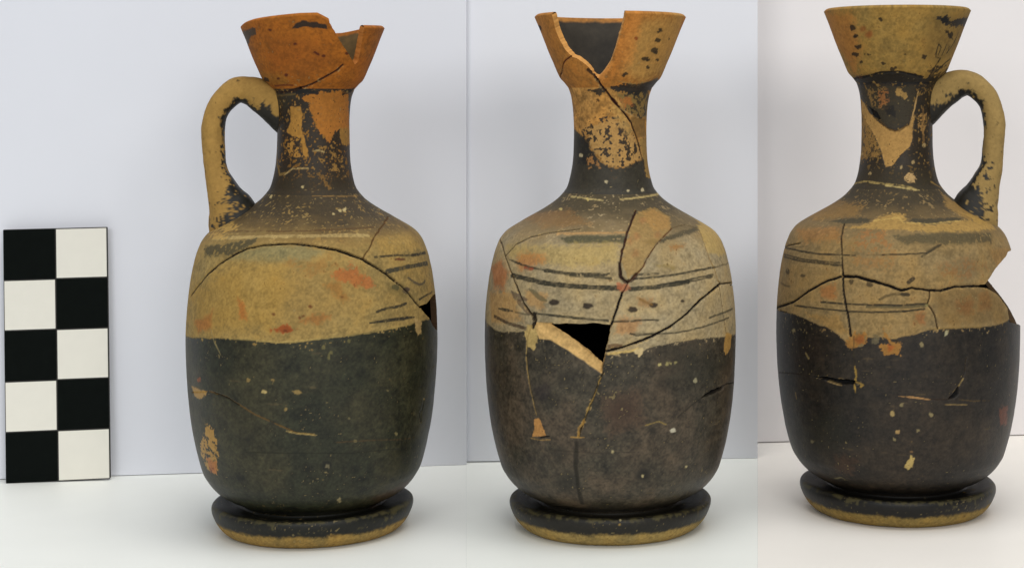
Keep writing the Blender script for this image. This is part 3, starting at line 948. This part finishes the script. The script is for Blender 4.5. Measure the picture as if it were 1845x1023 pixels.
# shoulder
j.line(P('B2', "540,42 620,52 700,60"), 4, (186, 170, 124), .85, brk=.1); j.line(P('B2', "790,55 860,48 930,38 1000,24"), 4, (186, 168, 120), .85, brk=.1)
j.spots('B2', "485,103 620,55 455,1015", 3, (196, 178, 120))
j.line(P('B2', "470,230 600,228 720,228 820,225"), 6, (182, 150, 104), .8, brk=.12, jit=1.5)
j.poly(P('B2', "470,245 620,240 820,238 815,275 650,278 520,282"), (92, 90, 68), .9, 2.5, 2.5, 3, thr=-.45)
j.poly(P('B2', "900,270 1010,250 1180,190 1190,215 1080,250 960,290"), (86, 80, 60), .88, 2.5, 2.5, 3, thr=-.45)
j.poly(P('B2', "1040,110 1180,160 1190,200 1050,240"), (112, 98, 68), .5, 5, 4, 5)
j.poly(P('B2', "280,140 520,100 640,180 400,200"), (150, 116, 68), .5, 8, 5, 8)
j.poly(P('B2', "1180,160 1290,220 1330,340 1240,330 1190,220"), (190, 164, 100), .6, 5, 4, 5)
# stains and field
j.poly(P('B2', "210,290 560,290 780,280 770,380 500,400 230,350"), (182, 160, 98), .5, 8, 3, 6)
j.poly(P('B2', "260,350 330,320 420,360 330,400 280,420"), (180, 122, 60), .6, 8, 5, 7)
j.poly(P('B2', "130,400 180,360 215,430 190,520 140,500"), (176, 112, 58), .7, 8, 5, 6)
j.poly(P('B2', "120,520 240,540 290,680 130,690"), (182, 140, 72), .5, 7, 4, 5)
j.poly(P('B2', "300,520 420,540 400,620 320,600"), (182, 140, 76), .5, 5, 4, 4)
j.poly(P('B2', "780,660 900,670 860,740 760,740"), (176, 124, 66), .5, 5, 4, 5)
j.poly(P('B2', "870,560 960,560 940,610 880,600"), (150, 106, 56), .5, 4, 3, 4)
j.poly(P('B2', "1040,290 1120,280 1110,300 1050,310"), (160, 116, 62), .6, 3, 3, 3)
j.poly(P('B2', "960,380 1080,400 1060,420 980,395"), (140, 124, 74), .6, 3, 2, 3)
# the plain sherd wedged under the neck
wedge = P('B2', "858,140 905,105 960,90 1040,140 1052,200 978,280 930,350 885,430 830,455 795,385 810,300 832,215")
j.poly(wedge, (164, 138, 88), .75, 1.5, 3, 3, 0, lower=.6)
j.poly(P('B2', "900,120 960,100 1040,150 1040,200 960,220"), (176, 140, 84), .5, 5, 3, 3)
j.spots('B2', "835,265 905,160 870,330 985,235 870,245", 6, (160, 104, 64), a=.35, feather=5)
# bands
BK = (60, 58, 46)
j.line(P('B6', "180,25 260,60 340,86 440,105"), 3.6, BK, .9, taper=True)
j.line(P('B6', "440,106 560,124 700,134 905,136"), 5.5, BK, .92, brk=.05, jit=1)
j.line(P('B6', "620,142 760,152 905,160"), 4.5, BK, .85, brk=.12, jit=1)
j.line(P('B6', "295,88 350,98"), 5, (150, 70, 36), .7)
j.line(P('B6', "205,140 300,163 420,194 560,211 700,221 850,229 965,231"), 8.2, BK, .95)
j.line(P('B6', "1090,134 1240,128"), 4.5, BK, .75, brk=.1)
j.line(P('B6', "1065,165 1250,151 1400,130 1520,106 1640,84"), 3.6, BK, .9)
j.line(P('B6', "1640,84 1720,62 1760,48"), 2.4, BK, .6)
j.line(P('B6', "1040,240 1200,226 1350,204 1450,186"), 7.5, BK, .92)
j.line(P('B6', "1300,200 1430,178 1550,150 1625,138"), 3.2, BK, .85)
j.line(P('B6', "1400,195 1500,178 1620,152"), 3.2, BK, .85)
DOT = (54, 42, 36)
for xy, a, b in (("505,330", 9.5, 6), ("738,358", 10, 6.2), ("1048,382", 9, 5), ("1207,352", 7.5, 5), ("1412,322", 3.6, 3.4)):
    j.spots('B6', xy, a, DOT, ry=b, a=.92, feather=1.4)
j.line(P('B6', "1110,310 1150,330 1195,348"), 4, (140, 110, 60), .7)
j.line(P('B6', "325,238 365,262 395,295 450,322"), 8, (104, 100, 76), .75, taper=True)
j.line(P('B6', "205,255 225,285 270,305 310,312"), 11, (104, 88, 76), .8, taper=True)
j.line(P('B6', "255,330 285,360 325,400"), 9, (110, 88, 66), .7)
j.line(P('B6', "375,410 500,425 640,441 760,451 885,462"), 3.8, BK, .92)
j.line(P('B6', "925,467 1050,464 1150,455 1240,458"), 3.2, BK, .9, brk=.04)
j.line(P('B6', "1045,550 1080,566 1250,552 1350,549 1500,520 1620,486 1740,440"), 2.8, BK, .85)
j.line(P('B6', "1040,555 1120,552 1250,556"), 2.4, BK, .6, brk=.1)
j.line(P('B6', "1600,442 1700,406 1765,378"), 3.2, BK, .8)
j.line(P('B6', "110,374 210,394"), 5, BK, .9, taper=True)
j.line(P('B6', "230,402 330,420"), 3, BK, .6, brk=.1)
j.line(P('B6', "82,430 180,480 300,516"), 5.5, (84, 66, 48), .92)
# slip below
j.below(P('B2', "60,650 105,688 160,728 240,736 310,726 400,768 560,800 690,850 720,846 830,832 905,836 940,812 1010,796 1100,782 1200,768 1310,760 1400,740"), (74, 68, 54), noise=2.4)
glaze_texture(j, (82, 76, 63), (108, 90, 72))
j.line(P('B2', "725,845 830,832 880,820"), 4, (200, 176, 120), .9, brk=.02)
j.poly(P('B2', "725,795 800,793 800,815 725,820"), (110, 84, 56), .8, 1, 1.5, 1)
j.poly(P('B2', "312,690 362,700 366,780 346,822 310,800 300,730"), (186, 164, 112), .95, 1.2, 2, 3, 0)
j.poly(P('B2', "858,830 908,814 904,840 888,862"), (198, 180, 140), .95, 1.2, 2, 2, 0)
j.poly(P('B2', "1328,735 1360,745 1352,820 1330,850 1318,830"), (178, 144, 82), .9, 1.5, 2, 2, 0)
j.spots('B3', "805,176 836,173 870,166 850,172", 2.6, (196, 184, 130)); j.spots('B3', "953,242", 4, (190, 182, 150)); j.spots('B3', "860,450", 5, (196, 190, 170), ry=4)
j.spots('B3', "650,365", 18, (34, 32, 27), ry=15, a=.7, feather=6, noise=6); j.spots('B3', "320,290", 15, (52, 42, 46), ry=16, a=.6, feather=7)
j.spots('B3', "735,632", 12, (34, 31, 27), a=.75, feather=5, noise=5); j.spots('B3', "410,670", 20, (42, 40, 33), ry=14, a=.5, feather=8, noise=5)
j.spots('B3', "410,235 395,540 820,255", 12, (50, 46, 38), a=.5, feather=6, noise=5)
j.poly(P('B3', "560,310 720,280 740,420 600,480"), (100, 76, 58), .5, 14, 5, 10)
j.line(P('B3', "745,430 800,412 830,425"), 2.2, (150, 132, 84), .8, brk=.1); j.spots('B3', "735,640 640,820 610,540 915,600", 2.4, (180, 168, 130))
j.poly(P('B3', "800,120 950,110 1080,180 1000,260 850,220"), (58, 57, 46), .5, 14, 5, 10)
j.line(P('B3', "350,530 550,545 700,540"), 2, (58, 52, 42), .4, brk=.1)
# the missing triangle: bevelled fracture, then the opening itself
tri = P('B2', "415,690 470,692 520,688 600,692 650,686 742,696 728,770 697,893 620,826 540,770 470,722")
q = j.inv(densify(tri, 6, True))
bev = j.inv(densify(P('B2', "345,682 440,688 697,888 694,948 600,880 520,826 430,772 372,768 360,730"), 8, True))
for pt, sl in j.windows(bev, 8):
    d = j.dist(pt, sl, bev, 1.0, True); ins = j.inside(pt, sl, bev, 1.0)
    m = sstep(-1, 1, np.where(ins, d, -d))
    dh = j.dist(pt, sl, q, 0.5, True)
    j.blend(pt, sl, m, (200, 170, 118), 0.0)
    pt.col[sl] *= (1 + .12 * pt.n2[sl] + .1 * pt.n3[sl])[..., None]
    pt.disp[sl] -= m * np.clip(1 - dh / 20, 0, 1) * 9
j.cut(tri, ext=0)
# joins
j.line(P('B6', "985,262 975,300 960,335 945,385 928,430 905,500"), 4.2, CRK, 1, depth=5, barrier=True)
j.line(P('B6', "905,500 890,580 870,680 850,760 835,820"), 2.6, (150, 122, 74), .6, depth=3, barrier=True)
j.line(P('B3', "568,210 545,270 518,340 490,408 468,475"), 3, (60, 50, 34), .95, depth=3, jit=1.2)
j.line(P('B3', "560,230 540,290 512,345 490,408"), 2, (176, 150, 92), .85, brk=.22, jit=2)
j.line(P('B3', "488,412 470,440 466,472"), 4, (176, 144, 84), .8, brk=.2, jit=2)
j.line(P('B3', "435,478 490,480"), 2.2, (170, 140, 84), .8)
j.line(P('B3', "460,500 455,600 466,690 482,752"), 7, (44, 42, 34), .8, jit=1, soft=3)
j.line(P('B2', "868,110 838,190 822,230 800,315 787,390 793,455 830,478"), 4, (74, 40, 26), .95, depth=4, barrier=True, jit=1.3)
j.line(P('B2', "785,380 790,450 815,478 845,470 870,440"), 8, (62, 36, 26), .8, depth=2)
j.poly(P('B2', "775,480 830,490 840,515 800,530 775,510"), (176, 116, 82), .8, 2, 2, 2)
j.line(P('B2', "1052,200 978,280 930,350 905,402 860,448 830,478"), 2.6, (104, 68, 40), .85, depth=2.5, barrier=True, jit=1.2, brk=.03)
j.line(P('B2', "868,110 920,92 985,84 1040,130 1052,200"), .1, CRK, 0, barrier=True)
j.line(P('B2', "830,478 815,510 800,532"), 3, (84, 48, 34), .8, depth=2, barrier=True)
j.line(P('B2', "172,250 180,280 200,350 230,430 260,510 290,580 330,640 345,672 350,690"), 3.2, (84, 66, 38), .95, depth=3, barrier=True)
j.line(P('B2', "258,500 292,580 335,645 345,680"), 4, (52, 38, 26), .85, depth=2, jit=1.2)
j.line(P('B2', "345,640 352,672 338,705"), 8, (28, 20, 14), .95, depth=4)
j.line(P('B2', "350,690 430,690"), .1, CRK, 0, barrier=True)
j.line(P('B2', "330,700 312,760 305,850 312,930 325,1010"), 2.4, (168, 146, 96), .8, depth=1.5, brk=.05)
j.line(P('B3', "247,140 250,190 262,260 278,330 292,385"), 2.2, (158, 136, 90), .8, depth=1.5, brk=.06)
j.poly(P('B3', "284,402 306,400 322,440 334,472 274,476 284,440"), (188, 146, 92), .97, 1, 1.2, 1, 0)
j.line(P('B3', "310,478 345,474"), 3, (24, 20, 15), .95, depth=2); j.line(P('B3', "270,482 310,490 350,488"), 2, (168, 140, 90), .7)
j.line(P('B2', "200,345 255,284 330,246 440,222 580,206"), 2.6, (50, 38, 24), .92, depth=3, barrier=True)
j.line(P('B2', "580,206 700,206 822,210"), .1, CRK, 0, barrier=True)
j.line(P('B2', "718,832 810,808 900,776 960,752 1050,702 1130,641 1210,562 1270,512 1303,486"), 4.4, CRK, 1, depth=5, barrier=True)
j.line(P('B2', "1303,486 1364,480"), 2.6, CRK, .95, depth=4, barrier=True)
j.line(P('B2', "1225,300 1245,360 1265,400 1287,470 1303,486"), 2.8, (150, 120, 60), .8, depth=1.5, barrier=True, jit=1)
j.line(P('B2', "1295,500 1308,580 1320,660 1332,740"), 2.2, (70, 52, 28), .85, depth=2)
j.line(P('B2', "1052,200 1120,185 1190,205 1225,300"), 2, (90, 70, 44), .5, depth=1, barrier=True)
cracks_ts(j, [(76, 508), (110, 520), (120, 600)])
j.poly(P('B3', "980,314 1020,286 1076,264 1064,282 1012,306"), (8, 7, 6), 1, .8, 1, .5, 0, lower=10)
j.line(P('B3', "1060,268 1085,256 1112,251"), 2, (30, 26, 20), .9, depth=2)
j.line(P('B3', "975,318 930,352 880,395"), 3, (54, 50, 40), .6)
# join down the mouth and neck
j.line(P('B5', "295,62 340,132 400,200 460,280 530,352 590,432 622,520 650,620 668,690"), 4.4, (60, 26, 16), 1, depth=4, jit=.9)
j.line(P('B5', "440,250 470,285"), 7, (70, 24, 18), .9, depth=2)
j.line(P('B5', "668,690 685,780 700,855"), 2.6, (80, 52, 30), .9, depth=2)
j.line(P('B5', "500,320 600,380 640,395"), 2, (190, 166, 120), .6)
J2 = build_jug(j, "mended clay jug with a triangular hole in its side and V-shaped gap in its mouth")

# ------------------------------------------------------------------ jug seen with its handle at the right
j = Jug(1616, 118, 1.05, 3, math.radians(78))
j.break_body = (96, 76, 48)
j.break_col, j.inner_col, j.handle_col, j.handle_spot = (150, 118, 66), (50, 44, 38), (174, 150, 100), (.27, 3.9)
j.gain = 0.94
CLAY3 = (160, 138, 98)
ground_coat(j, CLAY3, (166, 138, 80), (166, 136, 82), CLAY3, (48, 44, 36), (160, 138, 84))
neck_slip(j, (44, 41, 36), 800)
shoulder_wash(j, (116, 96, 60), 500, 545, .6, ('body',))
shoulder_wash(j, (76, 67, 47), 535, 580, .92)
# neck
j.poly(P('C4', "195,560 240,620 285,720 305,800 190,820 185,700"), (168, 136, 82), .9, 2, 2, 5.1, 0, thr=-.15)
j.poly(P('C4', "200,450 480,440 470,570 440,630 380,655 300,620 220,520"), (78, 70, 52), .9, 3, 2, 3.4, .4)
j.poly(P('C4', "225,460 330,450 340,560 260,540"), (150, 122, 74), .85, 2, 2, 3.4, thr=.0)
j.poly(P('C4', "290,470 340,465 345,530 300,545"), (160, 112, 66), .8, 3, 2, 5.1, thr=-.1)
j.spots('C4', "400,478 395,465 425,490", 6, (176, 146, 90), noise=3)
j.poly(P('C4', "318,545 372,540 380,600 340,590"), (40, 36, 32), .85, 2, 2, 3.4)
tongue = P('C4', "200,500 250,585 312,645 380,672 450,640 478,585 464,700 452,752 402,792 362,850 328,858 312,790 285,720 240,640 205,570")
j.poly(tongue, (190, 156, 100), 1, 1, 1.5, 1.2, 0, lower=1.5)
j.line(P('C4', "305,625 350,665 400,672 440,640"), 3, (104, 82, 50), .7)
j.poly(P('C4', "240,545 285,575 305,610 290,620 255,590"), (16, 14, 12), .97, 1, 1.5, 1, lower=5)
j.line(P('C4', "495,470 480,540 465,600 455,640"), 3, (190, 160, 110), .9, brk=.06)
j.poly(P('C4', "498,590 535,590 540,640 520,690 500,640"), (178, 144, 90), .9, 1.5, 2, 5.1, thr=-.05)
j.line(P('C4', "520,560 518,660 525,740"), 5, (150, 120, 76), .6, brk=.2, jit=2)
j.poly(P('C4', "425,905 455,885 485,900 480,935 440,935"), (196, 168, 122), .95, 1, 1.5, 3.4, 0)
j.line(P('C4', "150,945 220,930 300,940 400,950 460,962 520,975"), 4, (176, 156, 104), .8, brk=.1, jit=1.5)
j.line(P('C4', "330,950 430,965 500,975"), 4, (194, 176, 124), .8)
j.line(P('C4', "560,930 600,955 650,975"), 4, (168, 140, 84), .7, brk=.1)
j.spots('C4', "410,855 205,790 525,745 470,830 250,890", 2.8, (182, 160, 116))
j.poly(P('C4', "150,400 220,388 300,374 400,368 520,392 600,400 650,360 660,420 500,432 400,440 300,424 200,436"), (30, 28, 26), .97, 1.2, 2, 5.1, .6)
j.line(P('C4', "150,408 230,392 310,372 400,370 520,395"), 5, (28, 22, 18), .9, depth=2, jit=1.4)
# mouth
j.poly(P('C4', "20,60 150,70 200,240 170,380 60,200"), (184, 128, 64), .6, 14, 3, 8.5)
j.poly(P('C4', "560,80 760,80 700,240 600,330 520,300"), (120, 98, 58), .45, 12, 4, 13.6)
j.poly(P('C4', "575,95 640,82 662,108 760,84 748,140 695,132 640,126 600,112"), (46, 42, 36), .95, 1.2, 2, 5.1, .4)
j.spots('C4', "630,104", 8, (20, 18, 18), ry=6)
for t in ("600,228 588,262 584,292 604,300", "602,230 612,245 598,285", "640,228 626,262 616,284", "655,240 645,270", "690,195 660,250 640,272", "650,170 672,205", "700,170 680,220"):
    j.line(P('C4', t), 2.6, (50, 44, 34), .85, jit=1.2)
j.line(P('C4', "608,300 585,335 552,388"), 4, (44, 36, 26), .9, jit=1); j.line(P('C4', "660,300 620,335 575,375"), 3.4, (50, 40, 28), .85, jit=1.2)
for xy, a, b in (("158,140", 5.5, 5.5), ("180,185", 3.6, 3), ("172,190", 3, 2), ("190,238", 7, 4.5), ("172,280", 6.5, 4), ("205,320", 4, 2.8), ("243,280", 4, 2), ("222,278", 2.6, 2),
                 ("525,293", 5, 3.6), ("320,325", 5, 2.6), ("362,358", 5, 4), ("380,350", 3, 2), ("430,280", 2.4, 2), ("660,185", 5, 6), ("640,160", 3.4, 3), ("590,345", 3, 3), ("305,100", 4, 3)):
    j.spots('C4', xy, a, (54, 44, 32), ry=b, noise=2.2)
j.spots('C4', "235,180 250,175 215,150", 6, (150, 88, 42), a=.6, feather=3)
j.poly(P('C4', "520,400 560,350 640,340 660,370 600,410"), (50, 42, 32), .8, 2, 3, 6.8, thr=-.1)
# shoulder
j.poly(P('C2', "370,165 440,150 580,150 560,175 450,180"), (74, 72, 56), .8, 2, 3, 4)
j.poly(P('C2', "760,175 800,155 1040,150 1040,170 880,185"), (70, 68, 54), .8, 2, 3, 4)
j.poly(P('C2', "570,180 650,135 740,130 760,170 900,190 1150,150 1210,210 1000,225 800,215 640,210 440,200"), (182, 152, 90), .75, 3, 4, 5)
j.line(P('C2', "600,165 720,150 750,175 900,180 1040,165"), 4, (196, 170, 108), .6, brk=.15, jit=2)
j.poly(P('C2', "220,130 420,60 540,90 500,140 300,160"), (160, 128, 72), .55, 6, 5, 8)
j.poly(P('C2', "700,240 950,225 1200,230 1200,275 950,285 740,285"), (88, 83, 62), .75, 4, 4, 5, thr=-.4)
j.poly(P('C2', "940,20 1060,100 1160,150 1080,160 960,90"), (176, 144, 84), .6, 5, 4, 6)
j.poly(P('C2', "1060,130 1170,130 1220,210 1150,190"), (182, 152, 88), .6, 4, 4, 5)
# stains
j.poly(P('C2', "500,220 640,220 680,290 600,320 500,280"), (160, 108, 54), .5, 6, 6, 10, thr=-.02)
j.poly(P('C2', "200,210 420,190 430,260 240,280"), (172, 122, 58), .4, 8, 5, 8)
j.poly(P('C2', "470,300 700,330 680,420 480,380"), (152, 110, 58), .45, 8, 6, 8, thr=-.02)
j.poly(P('C2', "930,400 1080,360 1180,400 1040,470 930,440"), (140, 98, 54), .5, 8, 6, 8, thr=-.02)
j.poly(P('C2', "1180,310 1280,300 1290,325 1230,400"), (172, 132, 72), .4, 6, 3, 4)
j.poly(P('C2', "320,500 400,490 400,560 330,560"), (170, 108, 48), .5, 6, 4, 5)
j.poly(P('C2', "1020,580 1100,560 1100,640 1030,640"), (152, 92, 48), .55, 7, 5, 6)
j.poly(P('C2', "1130,540 1190,530 1200,620 1140,620"), (148, 94, 46), .5, 6, 5, 6)
j.poly(P('C2', "800,640 860,640 860,690 810,690"), (150, 88, 42), .5, 4, 4, 5)
j.poly(P('C2', "900,520 1120,505 1250,560 1280,680 940,700"), (128, 104, 62), .5, 10, 4, 6)
j.poly(P('C2', "250,640 420,650 470,740 380,720"), (170, 136, 76), .5, 6, 4, 5)
# lines
BK = (56, 52, 40)
j.line(P('C2', "140,270 180,300 260,295"), 2, BK, .4, brk=.1)
j.line(P('C2', "135,300 250,325 330,335 500,341"), 3.4, BK, .9)
j.line(P('C2', "135,335 220,358 330,372 420,380"), 3, BK, .8); j.line(P('C2', "135,348 220,370 330,383 425,392"), 4, BK, .85, brk=.03)
j.line(P('C2', "560,340 650,338"), 2.4, BK, .45, brk=.15)
j.line(P('C2', "640,338 760,335 862,330"), 3, BK, .85); j.line(P('C2', "840,350 880,320 940,288"), 3.6, BK, .7, jit=1.5)
j.line(P('C2', "870,322 935,290"), 6, BK, .5, brk=.1)
j.line(P('C2', "325,580 450,589 600,595 740,597 872,588"), 3.4, BK, .92); j.line(P('C2', "560,605 740,607 860,600"), 4, (88, 86, 66), .7)
j.line(P('C2', "190,597 330,615 480,629 650,632 770,626 855,615"), 3.2, BK, .92)
for xy, a, b in (("152,425", 4, 6), ("230,446", 4.5, 3.4), ("480,475", 5.5, 4.4), ("572,490", 6, 5)):
    j.spots('C2', xy, a, (82, 70, 48), ry=b, feather=1.4, a=.85)
j.line(P('C2', "120,480 140,495 165,500"), 4, (96, 82, 58), .7); j.line(P('C2', "772,480 796,460"), 7, (56, 46, 38), .9)
j.line(P('C2', "625,568 660,548 700,540 770,542"), 4.5, (100, 86, 58), .75, brk=.06)
j.line(P('C2', "740,540 772,542"), 6, (66, 58, 44), .8)
# slip below
j.below(P('C2', "60,600 105,622 200,648 300,690 380,722 440,772 480,812 540,806 560,762 640,762 700,775 735,760 800,746 900,722 1000,716 1150,712 1250,692 1330,650"), (48, 44, 36), noise=2.4, sheen=.75)
glaze_texture(j, (50, 45, 38), (80, 67, 50))
j.poly(P('C2', "450,780 495,735 565,740 552,800 520,802 472,826"), (166, 128, 72), .95, 1.2, 2, 3.5, 0)
j.poly(P('C2', "640,700 660,745 690,790 735,790 728,852 650,852 628,800 690,805 650,760"), (166, 128, 72), .95, 1.2, 2, 3.5, 0)
j.spots('C2', "520,770", 9, (152, 84, 42), a=.6, feather=4); j.spots('C2', "680,815", 6, (166, 88, 40), a=.6, feather=3); j.spots('C2', "605,760 600,780", 6, (120, 110, 84), a=.7, noise=3)
j.spots('C2', "705,775", 7, (52, 46, 34), ry=2.4)
j.line(P('C2', "880,718 1000,712 1150,708"), 2.4, (140, 118, 70), .6, brk=.15)
j.spots('C3', "785,42 683,95 598,345 665,450 570,488 720,385 230,497 150,35", 3.2, (152, 140, 104), a=.8); j.spots('C2', "965,740", 3, (176, 170, 140), ry=5); j.spots('C3', "562,380", 4, (178, 158, 110), ry=5); j.spots('C3', "585,458", 3.2, (176, 150, 104))
j.line(P('C3', "200,130 212,150"), 4, (168, 150, 104), .85); j.line(P('C3', "158,295 162,318"), 3, (150, 132, 90), .7)
j.poly(P('C3', "608,600 636,556 652,566 646,598 624,614"), (190, 170, 116), .97, 1, 1.2, 1.5, 0); j.spots('C3', "640,540", 2.6, (130, 104, 70))
j.poly(P('C3', "1005,360 1040,350 1035,420 1010,430"), (126, 74, 46), .7, 4, 3, 4)
j.poly(P('C3', "90,100 250,60 300,150 140,190"), (64, 52, 42), .4, 14, 4, 8)
j.poly(P('C3', "150,420 330,360 400,500 260,560"), (56, 56, 44), .4, 16, 5, 10)
j.poly(P('C3', "320,560 420,560 400,640 330,620"), (92, 66, 42), .45, 8, 5, 8)
j.line(P('C3', "232,228 290,230 340,242 405,246"), 3, (20, 16, 12), .9, depth=3)
j.poly(P('C3', "238,229 290,231 335,238 402,243 404,256 345,260 305,248"), (8, 7, 6), 1, .8, 1, .5, 0, lower=9)
j.line(P('C3', "290,246 320,256 350,264"), 2, (160, 138, 94), .7)
j.line(P('C3', "404,185 410,225 402,250 405,290"), 3.4, (172, 146, 80), .85, brk=.12, jit=1.6); j.line(P('C3', "410,248 440,262 430,270"), 3, (166, 140, 78), .8, jit=1.4)
j.line(P('C3', "402,60 400,120 402,185"), 3, (74, 66, 48), .5)
j.line(P('C3', "585,308 640,312 720,322"), 3, (186, 150, 104), .85, brk=.06, taper=True)
j.line(P('C3', "720,322 790,322 800,318"), 2, (70, 52, 36), .8, depth=1.5)
j.line(P('C3', "780,342 870,344"), 2.4, (150, 130, 90), .7, brk=.1); j.line(P('C3', "840,322 900,328 965,326"), 2, (104, 88, 60), .7, brk=.1)
j.line(P('C3', "868,150 862,200 850,240 830,280 798,316"), 3, (70, 58, 38), .85, depth=2, brk=.05, jit=1.4)
j.line(P('C3', "855,235 835,268 815,290"), 2.4, (170, 150, 104), .8, brk=.08)
j.poly(P('C3', "796,318 838,262 836,300 818,316"), (10, 8, 7), .97, .8, 1, .5, 0, lower=6)
j.line(P('C3', "90,210 160,214 235,228"), 2, (60, 50, 38), .6, brk=.1); j.line(P('C3', "320,650 350,645 365,655"), 3, (132, 124, 96), .7)
# joins
j.line(P('C2', "90,612 120,600 180,580 260,522 350,472 430,448 500,450 590,472 650,490 735,520 790,508 880,520 940,521 1010,502 1110,498 1165,500"), 4.6, CRK, 1, depth=5, barrier=True)
j.line(P('C2', "430,448 500,450 590,472 650,490 735,520"), 6, CRK, .9, depth=2)
j.line(P('C2', "442,178 426,250 430,340 434,430"), 3.4, (58, 40, 20), .95, depth=4, barrier=True)
j.line(P('C2', "434,430 440,540 455,620 468,690 475,752"), 4.6, CRK, .97, depth=4, barrier=True)
j.line(P('C2', "880,522 880,560 870,592 890,615 908,650 922,715"), 2.8, (74, 56, 32), .92, depth=3, barrier=True)
j.line(P('C2', "475,752 600,765 735,768 922,722"), .1, CRK, 0, barrier=True)
j.spots('C2', "869,597", 3, (150, 140, 96))
j.line(P('C2', "442,178 300,180 180,215 130,260"), .1, CRK, 0, barrier=True)
cracks_ts(j, [(-68, 432), (-100, 450), (-110, 520), (-80, 556), (-72, 555)])
# gap at the right: the wall is gone through to the back
j.cut(P('C2', "1112,499 1165,488 1192,450 1216,412 1272,346 1292,322 1420,316"), back=None, ext=0) if False else None
front = P('C2', "1292,684 1278,610 1232,545 1180,512 1112,499 1165,488 1192,450 1216,412 1272,346 1281,324")
q = j.inv(densify(front, 6))
zs = lambda y: np.interp(EYE - (y - HY) * (D + j.Y) / D, j.zr, j.sz)
bk = np.array([(math.radians(a), zs(y)) for a, y in ((84, 446), (96, 455), (112, 476), (124, 494), (122, 507), (115, 528), (107, 548), (97, 571), (88, 588))])
q = np.vstack([q, bk])
for pt, sl in j.windows(q, 6): pt.hole[sl] |= j.inside(pt, sl, q, 0.9); pt.polys.append(q)
J3 = build_jug(j, "mended clay jug with whole mouth, handle at its right and broken notch under the handle")
